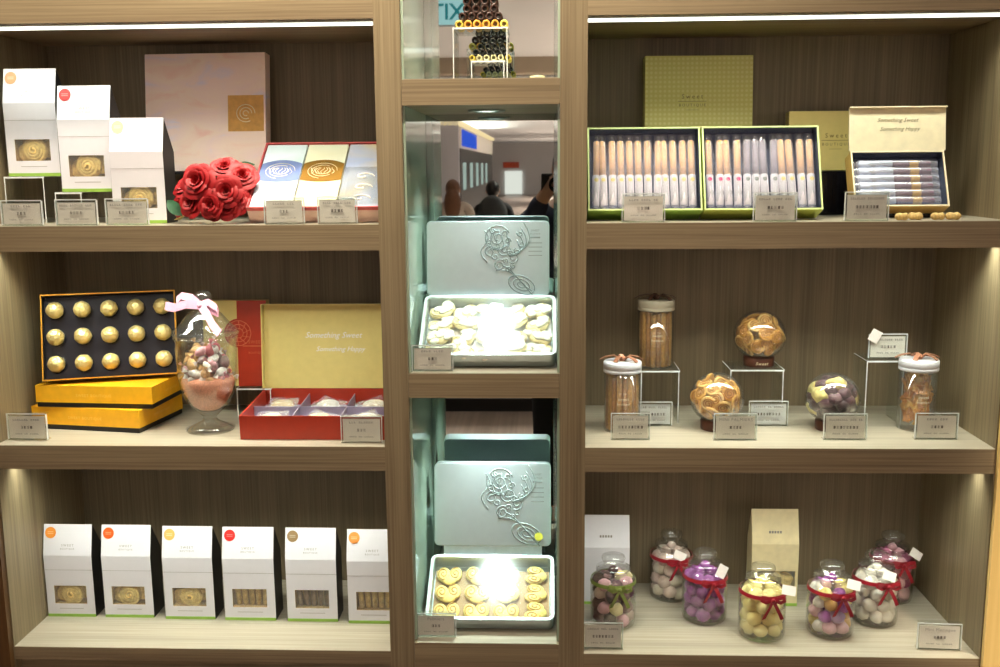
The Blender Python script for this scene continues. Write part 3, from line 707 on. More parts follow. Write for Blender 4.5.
s_ = thing('display_wedge', 'dark wedge propping up the pink tray at the back', 'display stand', ((x0+x1)/2, y0, S1+.0004))
MB().prism([(.03, .0), (.17, 0), (.17, (.17-.018)*math.tan(R(TA))-.004), (.03, (.03-.018)*math.tan(R(TA))-.004)], -w/2+.01, w/2-.01, 'x').build('wedge_body', M['dark'], s_)
tm = Matrix.Translation((t.location.x, t.location.y, t.location.z)) @ Matrix.Rotation(R(TA), 4, 'X')
iw = (w-2*wt)/3-.003
def flat_box(k, label, base, band, kind):
    xc = -w/2+wt+.0015+iw/2+(iw+.003)*k; fl = TL-2*wt-.003
    b = thing('flat_box', label, 'box'); b.matrix_world = tm @ Matrix.Translation((xc, wt+.0015, wt+.0004)); hh = TT-wt-.003
    MB().box(-iw/2, iw/2, 0, fl, 0, hh).build('carton', base, b, .0006)
    if kind == 'band':
        o = MB(); n = 14; A_, B_ = fl*.40, fl*.74
        vs = []
        for i in range(n+1):
            u = i/n*2-1; vs += [(u*iw/2*1.004, A_+.006*(u*u)-.003, hh+.0005), (u*iw/2*1.004, B_-.012*(u*u), hh+.0005)]
        o.add(vs, [(2*i, 2*i+2, 2*i+3, 2*i+1) for i in range(n)], False)
        o.mi = 1; cy = (A_+B_)/2-.002
        for q in range(3):
            rx, ry = iw*(.36-.09*q), (B_-A_)*(.36-.1*q)
            o.tube([(rx*math.cos(i*.35+q), cy+ry*math.sin(i*.35+q), hh+.0008) for i in range(14)], .0006, 5)
        for q in range(7): o.tube([((q-3)*iw*.085+.003*math.sin(i*1.1+q), cy-(B_-A_)*.14+(B_-A_)*.056*i, hh+.0008) for i in range(6)], .0005, 5)
        o.build('belly_band', [band, M['cream']], b)
    else:
        o = MB(); o.box(-iw*.5, iw*.5, fl*.02, fl*.62, hh, hh+.0006); o.build('window', M['film_soft'], b)
        o = MB()
        for q in range(3):
            o.tube([((.020-.0024*i*.6)*math.cos(i*.5), fl*(.12+.17*q)+(.011-.0013*i*.6)*math.sin(i*.5), hh+.001) for i in range(13)], .0014, 6)
        o.build('swirl_print', M['sugar'], b)
flat_box(0, 'flat white box with pale blue oval band, left in the pink tray', marble('ice_blue_paper', [(188, 198, 220), (212, 214, 222), (190, 206, 198)], 6), plain('dusty_blue_band', (104, 118, 164), .4), 'band')
flat_box(1, 'flat cream box with gold oval band, middle of the pink tray', marble('cream_box_paper', [(214, 204, 160), (222, 214, 192)], 6), plain('old_gold_band', (140, 100, 30), .35, .3), 'band')
flat_box(2, 'flat pale box with clear window over swirls, right in the pink tray', marble('peach_blue_paper', [(198, 180, 130), (170, 176, 204), (212, 188, 150)], 7), None, 'window')
price_card(264, 304, 223, S1, .010, 'price card in front of the box with pale blue band', ((5, 3), 3), h=.046)
price_card(317.5, 357, 223, S1, .010, 'price card in front of the box with gold band', ((4, 4, 3), 4), h=.047)

# ================================================================== middle left
# two amber boxes and the truffle tray
def lid_box(name_label, xfront, Y, z, w, d, h, yaw):
    b = thing('truffle_box', name_label, 'box', (xfront, Y, z+.0004), (0, 0, R(yaw)))
    MB().box(-w+.0015, -.0015, .0015, d-.0015, 0, h*.30).build('base', M['dark'], b)
    o = MB(); o.box(-w, 0, 0, d, h*.22, h); o.mi = 1; o.text('SWEET BOUTIQUE', .0075, -w*.5, h*.50, -.0004, track=1.2)
    o.M = Matrix.Translation((.0004, d*.5, 0)) @ Matrix.Rotation(math.pi/2, 4, 'Z'); o.text('SWEET BOUTIQUE', .006, 0, h*.50, 0, track=1.2); o.M = Matrix()
    o.build('lid', [M['yellow'], M['amber_ink']], b, .0008); return b
M['amber_ink'] = plain('amber_ink', (250, 204, 96), .4)
Yb = .085; xc = gx(140, Yb, S2); bh1 = .045
lid_box('closed amber box with dark base, lower of the stacked pair', xc, Yb, S2, .232, .165, bh1, -9)
Y2 = .095; xc2 = gx(153, Y2, S2+bh1); lid_box('closed amber box with dark base, upper of the stacked pair', xc2, Y2, S2+bh1+.0008, .238, .165, .043, -4)
ztop = S2+bh1+.0448
# open tray of gold truffles, leaning back on the stack
tw, tl, thh = .250, .168, .030
p0 = at(53, 384, .14)
t = thing('truffle_tray', 'open black truffle box with gold edge standing tilted on amber boxes', 'box', (gx(46, .135, ztop), .135, ztop+.001), (R(76), 0, 0))
trm = Matrix.Translation(t.location) @ Matrix.Rotation(R(17), 4, 'Z') @ Matrix.Rotation(R(74), 4, 'X')
t.matrix_world = trm
o = MB(); wt = .002
o.box(0, tw, 0, tl, 0, wt); o.box(0, tw, 0, wt, wt, thh); o.box(0, tw, tl-wt, tl, wt, thh); o.box(0, wt, wt, tl-wt, wt, thh); o.box(tw-wt, tw, wt, tl-wt, wt, thh)
o.build('tray_shell', M['dark'], t)
o = MB(); q = .0016
for bx in ((-.001, tw+.001, -.001, q), (-.001, tw+.001, tl-q, tl+.001), (-.001, q, q, tl-q), (tw-q, tw+.001, q, tl-q)): o.box(bx[0], bx[1], bx[2], bx[3], thh-.003, thh+.0008)
o.build('gold_edge', plain('gold_edge', (214, 150, 44), .3, .4), t)
pitx, pity = (tw-.05)/4, (tl-.062)/2
o = MB(); o.box(wt, tw-wt, wt, tl-wt, .010, .0125)
for i in range(5):
    for j in range(3):
        o.M = Matrix.Translation((.025+pitx*i, .031+pity*j, .0125)); o.lathe([(.0175, 0), (.0178, .0012), (.0158, .0012), (.0150, .0002)], 20, True, False)
o.M = Matrix(); o.box(.014, .016, .016, tl-.016, .0125, .018); o.box(tw-.016, tw-.014, .016, tl-.016, .0125, .018)
o.build('insert', M['insert'] if 'insert' in M else plain('dark_plastic_insert', (30, 29, 38), .22), t)
tr = MB(); tr.ball((0, 0, 0), .0165, (1, 1, 1), 16, 12, rib=7, ribd=.03); tr = tr.mesh('truffle', M['gold'])
names_r = ['bottom', 'middle', 'top']; names_c = ['far left', 'centre left', 'centre', 'centre right', 'far right']
for j in range(3):
    for i in range(5):
        q = bpy.data.objects.new('gold_truffle', tr); C.objects.link(q)
        q.matrix_world = trm @ Matrix.Translation((.025+pitx*i, .031+pity*j, .0165+.0128)) @ Matrix.Rotation(random.uniform(0, 6), 4, 'Z') @ Matrix.Rotation(random.uniform(0, 1), 4, 'X')
        tag(q, 'gold foil wrapped truffle, %s row, %s in the black box' % (names_r[j], names_c[i]), 'chocolate', 'gold truffles in the open box')
MB().box(wt, tw-wt, wt, tl-wt, thh+.0120, thh+.0122).build('film', M['film_thin'], t) if False else None
price_card(7, 47, 436, S2, .035, 'price card left of the amber boxes on the middle shelf', ((7, 4), 4), h=.050, yaw=R(-2))

# footed candy jar
Yj = .115; X = gx(208, Yj, S2+.1); zs = lambda py: at(208, py, Yj).z-at(208, 426, Yj).z
t = thing('candy_jar', 'footed glass candy jar with domed lid and pink ribbon', 'jar', (X, Yj, S2+.0004)); t.scale = (1.06, 1.06, 1.06); k = 1.9*1.0/998
rj = .0545
prof = [(.042, 0), (.044, .004), (.030, .010), (.014, .018), (.012, .026), (.020, .034), (.034, .046), (.047, .070), (.0525, .100), (.0545, .150), (.055, .168), (.0575, .172), (.0575, .176)]
inn = [(.055, .176), (.0525, .168), (.052, .150), (.0500, .100), (.0445, .072), (.031, .048), (.018, .038), (.0005, .034)]
MB().lathe(prof+inn, 40).build('bowl', M['tintglass'], t)
lid = [(.058, .1775), (.0605, .181), (.056, .187), (.046, .196), (.038, .206), (.030, .216), (.016, .226), (.010, .231), (.012, .236), (.0165, .243), (.0150, .252), (.008, .257), (.0005, .258)]
MB().lathe(lid, 40).build('lid', M['tintglass'], t)
# sugar crystals fill
o = MB(); fz = lambda z: max(.002, (.0305 if z < .048 else .0305+(z-.048)*.55 if z < .072 else .0437+(z-.072)*.2)-.0015)
o.lathe([(.0005, .036), (.018, .040), (.030, .0485), (.043, .072), (.0475, .090), (.044, .100), (.030, .104), (.0005, .108)], 36)
f = tag(o.build('candy_granules', plain('coral_crystals', (240, 156, 124), .6, noise=.35, scale=420, bump=1.0)), 'coral pink sugar granules filling the footed jar', 'sweets'); f.location = t.location; f.scale = (1.06,)*3; f['kind'] = 'stuff'
cm = [plain('candy_%d' % i, c, .3, noise=.35, scale=110) for i, c in enumerate([(240, 222, 220), (226, 170, 180), (150, 130, 130), (236, 186, 130), (240, 236, 226), (200, 110, 120)])]
cms = []
for i, m_ in enumerate(cm):
    o = MB(); o.ball((0, 0, 0), .0115, (1.25, .8, .85), 12, 8); o.add([(-.014, -.002, 0), (-.024, -.004, .006), (-.024, -.004, -.006), (-.026, .004, 0)], [(0, 1, 3), (0, 3, 2)], False); o.add([(.014, -.002, 0), (.024, -.004, .006), (.024, -.004, -.006), (.026, .004, 0)], [(0, 1, 3), (0, 3, 2)], False); cms.append(o.mesh('wrapped_candy', m_))
rn = random.Random(4)
for kx in range(54):
    lay = kx//15; a = kx*2.4; rr = (.036 if kx % 3 else .020) if lay < 3 else .018
    ci = rn.randrange(6); q = bpy.data.objects.new('wrapped_candy', cms[ci]); C.objects.link(q)
    q.location = (X+rr*math.cos(a), Yj+rr*math.sin(a), S2+.102+.0165*lay+(0 if rr > .022 else .008)); q.rotation_euler = (rn.uniform(0, 3), rn.uniform(0, 3), rn.uniform(0, 3)); q.scale = (.95,)*3
    tag(q, ['cream', 'dusty pink', 'grey', 'pale orange', 'white', 'dark pink'][ci]+' film wrapped sweet inside the footed glass candy jar', 'candy', 'wrapped sweets in the footed jar')
o = MB()
yr = -.020; zt = .2335
o.tube([(.013*math.cos(i*math.pi/8), .013*math.sin(i*math.pi/8), zt-.003) for i in range(16)], .0022, 6, closed=True)
o.strip([(0, -.014, zt), (-.012, -.022, zt+.014), (-.030, -.026, zt+.018), (-.040, -.024, zt+.010), (-.030, -.022, zt+.002), (0, -.016, zt)], (0, .004, .012))
o.strip([(0, -.014, zt), (.016, -.022, zt+.006), (.032, -.026, zt-.004), (.034, -.024, zt-.014), (.018, -.022, zt-.008), (0, -.016, zt)], (0, .004, .012))
o.strip([(0, -.018, zt), (-.020, -.030, zt+.004), (-.040, -.036, zt-.002), (-.056, -.038, zt+.002)], (0.002, .003, .015))
o.strip([(0, -.018, zt), (.014, -.030, zt-.012), (.028, -.044, zt-.030), (.046, -.060, zt-.044)], (0.008, .003, .011))
o.ball((0, -.018, zt), .006); o.build('ribbon', M['pinkribbon'], t)

# red and gold gift box behind
Yg = .235; z0 = at(240, 386, Yg).z; z1 = at(240, 301, Yg).z; x0, x1 = gx(205, Yg, z0), gx(268, Yg, z0)
acrylic_riser(gx(238, Yg-.02, S2), gx(263, Yg-.02, S2)+.02, Yg-.02, Yg+.045, S2, z0-.001, 'clear riser holding the red and gold box')
t = thing('gift_box', 'red and gold gift box with round crest behind the candy jar', 'box', ((x0+x1)/2, Yg, z0), (R(-4), 0, 0)); w, h = x1-x0, z1-z0
o = MB(); o.box(-w/2, w/2, 0, .028, 0, h); o.build('box_body', M['goldpaper'], t, .001)
o = MB(); o.box(w*.04, w/2+.0004, -.0005, 0, -.0001, h); o.add([(w*.06+.030*math.cos(i*.3142), -.0007, h*.62+.030*math.sin(i*.3142)) for i in range(20)], [tuple(range(20))], False)
o.mi = 1
for rr in (.026, .018, .010): o.tube([(w*.06+rr*math.cos(i*.4488), -.0011, h*.62+rr*math.sin(i*.4488)) for i in range(14)], .0007, 4, closed=True)
for i in range(10): a = i*.628; o.tube([(w*.06+.010*math.cos(a), -.0011, h*.62+.010*math.sin(a)), (w*.06+.026*math.cos(a+.3), -.0011, h*.62+.026*math.sin(a+.3))], .0006, 4)
o.text('SWEET', .009, w*.33, h*.50, -.0011, track=1.2); o.box(w*.12, w*.48, -.0011, -.0008, h*.465, h*.475); o.text('BOUTIQUE', .006, w*.33, h*.38, -.0011, track=1.1)
o.build('red_panel', [M['red'], plain('rose_gold_ink', (206, 120, 80), .4, .3)], t)

# open red box with gold lid
Yo = .045; x0 = gx(240, Yo, S2+.02); x1 = XA-.002; w = x1-x0; zf = at(280, 410, Yo).z-at(280, 434, Yo).z; dp = .180; xb = gx(263, Yo+dp, S2+.05)
t = thing('cookie_box', 'open red box with gold lid and six wrapped cookies on the middle shelf', 'box', ((x0+x1)/2, Yo, S2+.0006), (R(4), 0, 0)); h = .046; wt = .002
o = MB(); o.box(-w/2, w/2, 0, dp, 0, wt); o.box(-w/2, w/2, 0, wt, wt, h); o.box(-w/2, w/2, dp-wt, dp, wt, h); o.box(-w/2, -w/2+wt, wt, dp-wt, wt, h); o.box(w/2-wt, w/2, wt, dp-wt, wt, h); o.build('tray', M['red'], t)
o = MB(); o.box(-w/2+wt+.0003, w/2-wt-.0003, wt+.0003, dp-wt-.0003, wt+.0002, .012); o.box(-w/2+wt+.0003, w/2-wt-.0003, dp/2-.0008, dp/2+.0008, .012, .036)
for s in (-1, 1): o.box(s*w/6-.0008, s*w/6+.0008, wt+.0003, dp-wt-.0003, .012, .036)
o.build('divider', plain('clear_divider_grey', (150, 140, 160), .3), t)
lt = Matrix.Translation((0, dp-.001, h)) @ Matrix.Rotation(R(12), 4, 'X')
zl = at(320, 298, Yo+dp+.02).z-(S2+h)
lh = .172
o = MB(); o.M = Matrix.Translation((0, dp, h+.0005)) @ Matrix.Rotation(R(-9), 4, 'X')
o.box(-w/2, w/2, 0, .0025, 0, lh); o.box(-w/2, w/2, -.018, 0, lh-.0015, lh); o.box(-w/2, -w/2+.0015, -.018, 0, .002, lh-.0015); o.box(w/2-.0015, w/2, -.018, 0, .002, lh-.0015)
o.mi = 1; o.text('Something Sweet', .0165, .004, lh*.60, -.0006, shear=.35); o.text('Something Happy', .0140, .018, lh*.44, -.0006, shear=.35)
o.build('lid', [M['goldpaper'], M['white']], t)
ck = []
for i, c in enumerate([(230, 214, 190), (226, 196, 150), (238, 228, 220)]):
    o = MB(); o.lathe([(.0005, 0), (.020, 0), (.024, .004), (.022, .010), (.012, .013), (.0005, .0135)], 22); o.mi = 1
    n = 9; vs = []
    for a in range(n):
        for b in range(n):
            u, v = a/(n-1)*2-1, b/(n-1)*2-1; vs.append((u*.030, v*.030, .0145+.002*math.sin(u*5+v*3)*math.cos(v*6)-.006*max(abs(u), abs(v))**3))
    o.add(vs, [(a*n+b, (a+1)*n+b, (a+1)*n+b+1, a*n+b+1) for a in range(n-1) for b in range(n-1)], True)
    ck.append(o.mesh('wrapped_cookie', [plain('cookie_pale_%d' % i, c, .7, noise=.2), M['film']]))
for j in range(2):
    for i in range(3):
        q = bpy.data.objects.new('wrapped_cookie', ck[(i+j) % 3]); C.objects.link(q)
        q.matrix_world = Matrix.Translation(((x0+x1)/2, Yo, S2+.0006)) @ Matrix.Rotation(R(4), 4, 'X') @ Matrix.Translation(((i-1)*w/3, dp*(.26+.48*j), .0175)) @ Matrix.Rotation(R(10), 4, 'X') @ Matrix.Rotation(i*1.1, 4, 'Z')
        tag(q, 'film wrapped pale cookie, %s row %s in the open red box' % (['front', 'back'][j], ['left', 'middle', 'right'][i]), 'cookie', 'wrapped cookies in the red box')
s_ = thing('display_wedge', 'low dark wedge under the back of the open red box', 'display stand', ((x0+x1)/2, Yo, S2+.0002)); MB().prism([(.10, 0), (.17, 0), (.17, .0108), (.10, .006)], -w/2+.02, w/2-.02, 'x').build('wedge_body', M['dark'], s_)
price_card(341, 382, 441, S2, .022, 'price card in front of the open red cookie box', ((3, 6), 3), h=.050)

# ================================================================== central niche
def tube_me(name, r, L_, mats):
    o = MB(); n = 14
    o.M = Matrix.Rotation(math.pi/2, 4, 'X')
    o.lathe([(r*.58, 0), (r, 0), (r, L_), (r*.58, L_), (r*.58, 0)], n, True, False)
    return o.mesh(name, mats)
def pyramid(label, px0, px1, pybase, Y, z, rows, r, mats_bottom, mat_upper, grp, skew=0, L_=.055):
    up = tube_me('wafer_roll', r, L_, mat_upper)
    bots = {k: tube_me('wafer_roll', r, L_, v) for k, v in mats_bottom.items()}
    n0 = rows[0][0]; x0 = gx(px0, Y, z+r); x1 = gx(px1, Y, z+r); step = (x1-x0)/(n0-1)
    for j, (n, off) in enumerate(rows):
        for i in range(n):
            me = bots[rows_b[i]] if j == 0 else up
            q = bpy.data.objects.new('wafer_roll', me); C.objects.link(q)
            q.location = (x0+step*(i+off), Y+L_, z+r*1.005+j*r*1.78)
            tag(q, '%s, row %s from the bottom, %s' % (label[0 if j == 0 else 1], ['one', 'two', 'three', 'four', 'five', 'six'][j], 'left end' if i == 0 else 'right end' if i == n-1 else ['', 'second', 'third', 'fourth', 'fifth'][i]+' from left'), 'wafer roll', grp)
Yn = .10
z_hi = at(480, 27, Yn).z
acrylic_riser(gx(452.5, Yn, z_hi), gx(508, Yn, z_hi), Yn, Yn+.10, N1T, z_hi-.0005, 'taller clear acrylic riser in the top niche')
zs_ = at(480, 60.5, Yn+.015).z
acrylic_riser(gx(471, Yn+.015, zs_), gx(505, Yn+.015, zs_), Yn+.015, Yn+.09, N1T, zs_-.0005, 'short clear acrylic riser under the taller one')
M['yr'] = M['yellow_roll']
rows_b = ['y', 'o', 'o', 'o', 'o', 'y']
def ball_end(me_mat): pass
pyramid(('pale wafer roll on the tall riser', 'chocolate wafer roll on the tall riser'), 459, 504, 20, Yn+.02, z_hi+.0005, [(6, 0), (5, .4), (4, .9), (4, .9), (3, 1.4), (2, 1.9)], .0075, {'y': plain('lemon_roll', (244, 214, 96), .5), 'o': M['orange_roll']}, M['choc'], 'chocolate wafer rolls in the top niche')
rows_b = ['y', 'c', 'y2', 'y2', 'c', 'y']
pyramid(('pale wafer roll under the tall riser', 'black wafer roll under the tall riser'), 472, 508, 56, Yn+.025, zs_+.0005, [(6, 0), (5, .5), (4, 1.2), (3, 1.9)], .0055, {'y': M['yellow_roll'], 'c': M['cream_roll'], 'y2': M['cream_roll']}, M['blackroll'], 'black wafer rolls in the top niche')
p = at(545, 76, .03)
o = MB(); o.tube([(-.014, 0, .003), (0, .004, .0035), (.012, .002, .003)], [.0022, .0036, .002], 8); tag(o.build('wafer_crumb', M['cream_roll']), 'small broken wafer piece at the right of the top niche shelf', 'wafer').location = (p.x-.012, .03, N1T)

def filigree(o, cx, cz, s, y, th=.0012):
    # winged curling figure: head lobe, wings and a trailing stem, drawn in line
    def cv(f, n=16): o.tube([(cx+s*f(i/(n-1))[0], y, cz+s*f(i/(n-1))[1]) for i in range(n)], th, 4)
    def spiral(x, z, r0, r1, a0, turns): cv(lambda v: (x+(r0+(r1-r0)*v)*math.cos(a0+turns*6.283*v), z+(r0+(r1-r0)*v)*math.sin(a0+turns*6.283*v)), 26)
    spiral(-.30, .50, .34, .30, .4, .85); spiral(-.30, .50, .20, .05, 1.5, 1.6); spiral(-.50, .14, .16, .04, .3, 1.5); spiral(-.10, .20, .20, .05, 2.5, 1.5); spiral(.12, -.02, .15, .04, 4, 1.3)
    spiral(-.24, -.22, .16, .04, 1, 1.5)
    for k in range(4): cv(lambda v, k=k: (.0+(.55-.08*k)*math.sin(v*2.4), .02+(.92-.16*k)*v-.12*math.sin(v*3.1)), 16)
    cv(lambda v: (-.64+.10*math.sin(v*7), .70-.85*v)); cv(lambda v: (-.34+1.0*v, -.36-.55*v+.16*math.sin(v*4)), 20); cv(lambda v: (-.18+.80*v, -.30-.50*v+.10*math.sin(v*4+1)), 20)
    for k in (1, .62, .3): cv(lambda v, k=k: (.34+.42*k*math.cos(v*6.283)*.8+.10*k*math.sin(v*6.283), -.74+.20*k*math.sin(v*6.283)-.16*k*math.cos(v*6.283)), 24)
    for (x, z) in ((-.52, .42), (-.42, .70), (-.12, .62), (-.02, .42), (-.30, .30), (-.36, .02), (.02, .10), (.22, .16), (-.10, -.10), (.12, -.24), (-.02, -.34), (.34, .34), (.30, .62)): spiral(x, z, .085, .02, x*9, 1.1)
    for k in range(4): cv(lambda v, k=k: (-.44+.14*k+.04*math.sin(v*8+k), .72-.55*v), 10)
def rounded(x0, x1, y0, y1, r, n=5):
    out = []
    for cx_, cy_, a0 in ((x1-r, y0+r, -90), (x1-r, y1-r, 0), (x0+r, y1-r, 90), (x0+r, y0+r, 180)):
        for i in range(n+1): a = R(a0+90*i/n); out.append((cx_+r*math.cos(a), cy_+r*math.sin(a)))
    return out
def tin_lid(px0, px1, pyt, pyb, Y, z, lean, label, sticker, depth=.018):
    x0, x1 = gx(px0, Y, z+.05), gx(px1, Y, z+.05); w = x1-x0; h = (at(490, pyt, Y+.02).z-z)/math.cos(R(lean))
    t = thing('tin_lid', label, 'lid', ((x0+x1)/2, Y, z), (R(-lean), 0, 0))
    o = MB(); o.prism(rounded(-w/2, w/2, 0, h, .010), 0, depth, 'y'); o.build('lid_body', M['tin'], t, .002)
    o = MB(); filigree(o, w*.17, h*.52, h*.50, -.0003); o.build('winged_filigree', M['tin_line'], t)
    o = MB(); o.text('SWEET', .0055, w*.385, h*.855, -.0004); o.text('BOUTIQUE', .0040, w*.385, h*.815, -.0004)
    o.box(w*.345, w*.425, -.0004, -.0001, h*.765, h*.785)
    for k in range(4): o.box(w*.33, w*.44, -.0004, -.0001, h*(.70-.055*k), h*(.708-.055*k))
    o.build('lettering', M['tin_line'], t)
    if sticker:
        o = MB(); o.disc(w*.395, h*.12, -.0022, .0085); o.build('sticker', plain('yellow_sticker', (232, 220, 84), .5, noise=.1), t)
    return t
def open_tin(px0, px1, pyf, Y, z, tilt, label, L_=None, hh=.042, depth=.12):
    x0, x1 = gx(px0, Y, z+.03), gx(px1, Y, z+.03); w = x1-x0
    t = thing('cookie_tin', label, 'tin', ((x0+x1)/2, Y, z), (R(tilt), 0, 0)); r = .012
    a = rounded(-w/2, w/2, 0, depth, r); n = len(a)
    def ring(ins, zz): q = rounded(-w/2+ins, w/2-ins, ins, depth-ins, max(.003, r-ins)); return [(x, y, zz) for x, y in q]
    o = MB(); rs = [ring(.002, 0), ring(.0, .002), ring(.0, hh-.004), ring(-.0018, hh-.002), ring(-.0018, hh), ring(.0045, hh), ring(.0055, hh-.003), ring(.0055, .003)]
    vs = [v for q in rs for v in q]; fs = []
    for j in range(len(rs)-1):
        for i in range(n): k = (i+1) % n; fs.append((j*n+i, j*n+k, (j+1)*n+k, (j+1)*n+i))
    fs += [tuple(range(n-1, -1, -1)), tuple(range((len(rs)-1)*n, len(rs)*n))]
    o.add(vs, fs, False); o.build('tin_body', M['tin'], t)
    return t, w
def palmier_mesh(name, mats, s=1.0, sugar=False, seed=0):
    rn = random.Random(seed); o = MB(); o.M = Matrix.Scale(s, 4)
    for sd in (-1, 1):
        # each half is a plump rolled lobe, the two meeting in a point
        n, m_ = 22, 6; vs = []
        for j in range(m_+1):
            v = j/m_; ins = (1-math.cos(v*math.pi/2)) if v > .5 else 0; k = math.cos(max(0, v-.35)*1.9)
            for i in range(n):
                a = 2*math.pi*i/n; x, y = math.cos(a), math.sin(a)
                stretch = 1+.38*max(0, -y)*max(0, -x*sd)*1.6
                vs.append((sd*.0118+.0128*x*k*stretch, .0130*y*k*stretch+.001, .0015+.0065*v**.7))
        o.add(vs, [(j*n+i, j*n+(i+1) % n, (j+1)*n+(i+1) % n, (j+1)*n+i) for j in range(m_) for i in range(n)]+[tuple(range(m_*n, m_*n+n))], True)
        o.mi = 0 if sugar else 1
        pts = [(sd*.0118+(.0108*(1-i/26*.9))*math.cos(1.2+i*.42), .001+(.0108*(1-i/26*.9))*math.sin(1.2+i*.42)*sd, .0080-.0008*(i < 4)) for i in range(26)]
        o.tube(pts, .0011, 5); o.mi = 0
    o.ball((0, -.0065, .0035), .0135, (1.15, .85, .38), 16, 8)
    if sugar:
        o.mi = 1
        for k in range(12): o.ball((rn.uniform(-.018, .018), rn.uniform(-.011, .009), .0088), .0058, (1.5, 1.1, .42), 8, 5)
    return o.mesh(name, mats)
M['pal_edge'] = plain('palmier_edge', (206, 150, 66), .5, noise=.2, scale=150)
M['pal'] = plain('palmier_pastry', (240, 206, 118), .5, noise=.16, scale=150, bump=.2)
def dark_wedge(x, w, Y, z, tilt, depth, label):
    s_ = thing('display_wedge', label, 'display stand', (x, Y, z+.0003))
    T_ = math.tan(R(tilt)); MB().prism([(.02, 0), (depth*.85, 0), (depth*.85, depth*.85*T_-.003), (.02, .02*T_-.003)], -w/2, w/2, 'x').build('wedge_body', M['acr_edge'], s_)
# niche 2: sugared cookies
tilt2 = 35
t2, w2 = open_tin(420.5, 555.5, 364, .062, N2T+.0006, tilt2, 'open silver tin of icing-sugared pastries tilted in the middle niche', depth=.158, hh=.034)
t2.location.y = .055
dark_wedge(t2.location.x, w2-.03, t2.location.y, N2T, tilt2, .158, 'pale wedge tilting the tin of sugared pastries')
tm2 = Matrix.Translation(t2.location) @ Matrix.Rotation(R(tilt2), 4, 'X')
pm2 = [palmier_mesh('sugared_pastry', [plain('sugared_crust_%d' % k, (246, 226, 178), .6, noise=.12, scale=150), M['sugar']], 1.08, True, k) for k in range(3)]
rn = random.Random(3)
for j in range(4):
    for i in range(5):
        q = bpy.data.objects.new('sugared_pastry', pm2[(i+j) % 3]); C.objects.link(q)
        q.matrix_world = tm2 @ Matrix.Translation((-w2/2+.033+i*(w2-.066)/4+rn.uniform(-.002, .002), .027+j*.0350+rn.uniform(-.002, .002), .010+.006*((i+j) % 2))) @ Matrix.Rotation(rn.uniform(-.9, .9), 4, 'Z') @ Matrix.Rotation(rn.uniform(-.2, .2), 4, 'X')
        tag(q, 'icing-sugared pastry in the middle niche tin, %s row, %s' % (['front', 'second', 'third', 'back'][j], ['leftmost', 'second from left', 'in the middle', 'second from right', 'rightmost'][i]), 'pastry', 'sugared pastries in the middle niche tin')
M['tin_film'] = clear('tin_film', gloss=.09, haze=.01, rough=.125, edge=.4)
MB().box(-w2/2+.004, w2/2-.004, .004, .154, .0343, .0345).build('clear_film', M['tin_film'], t2)
MB().prism([(-w2/2+.008, .008), (w2/2-.008, .008), (w2/2-.008, .15), (-w2/2+.008, .15)], .0032, .009, 'z').build('paper_liner', M['white'], t2)
zb = at(490, 291, .19).z
tin_lid(426.5, 549.5, 220.5, 291, .205, zb-.012, 5, 'silver tin lid with engraved winged figure standing in the middle niche', False)
s_ = thing('display_stand', 'clear block behind the middle niche tin under the lid', 'display stand', (t2.location.x, .203, N2T+.0004)); MB().box(-.10, .10, 0, .028, 0, zb-.0135-N2T).build('stand_body', M['acr_edge'], s_)
price_card(412, 453, 369, N2T, .016, 'price card at the left of the middle niche tin', ((4, 4), 3), h=.047)
# niche 3: palmiers
tilt3 = 30
t3, w3 = open_tin(427, 553.5, 629, .058, N3T+.0006, tilt3, 'open silver tin of golden heart palmiers in the bottom niche', depth=.150, hh=.034)
tm3 = Matrix.Translation(t3.location) @ Matrix.Rotation(R(tilt3), 4, 'X')
dark_wedge(t3.location.x, w3-.03, t3.location.y, N3T, tilt3, .150, 'pale wedge tilting the tin of palmiers')
pm3 = palmier_mesh('palmier', [M['pal'], M['pal_edge']], 1.03)
for j in range(3):
    for i in range(4):
        q = bpy.data.objects.new('palmier', pm3); C.objects.link(q)
        q.matrix_world = tm3 @ Matrix.Translation((-w3/2+.036+i*(w3-.070)/3-(.002 if i == 3 else 0), .030+j*.043, .0092+.001*((i+j) % 2))) @ Matrix.Rotation(rn.uniform(-.15, .15) if i < 3 else 1.35, 4, 'Z') @ Matrix.Diagonal((1 if i < 3 else .85, 1.30, 1, 1))
        tag(q, 'golden heart-shaped palmier in the bottom niche tin, %s row, %s' % (['front', 'middle', 'back'][j], ['leftmost', 'second from left', 'third from left', 'turned sideways at the right'][i]), 'pastry', 'palmiers in the bottom niche tin')
MB().box(-w3/2+.004, w3/2-.004, .004, .146, .0343, .0345).build('clear_film', M['tin_film'], t3)
MB().prism([(-w3/2+.008, .008), (w3/2-.008, .008), (w3/2-.008, .130), (-w3/2+.008, .130)], .0032, .008, 'z').build('paper_liner', plain('tan_liner', (170, 130, 84), .6), t3)
zb3 = at(490, 545, .165).z
tin_lid(434, 551, 464, 545, .180, zb3-.008, 9, 'silver tin lid with winged figure and yellow dot in the bottom niche', True, depth=.030)
s_ = thing('display_stand', 'pale block behind the palmier tin under the lid', 'display stand', (t3.location.x, .182, N3T+.0004)); MB().box(-.10, .10, 0, .028, 0, zb3-.0095-N3T).build('stand_body', M['acr_edge'], s_)
price_card(416, 456, 640, N3T, .022, 'price card at the left of the bottom niche tin', ((8,), 3), h=.047, words='Palmiers')
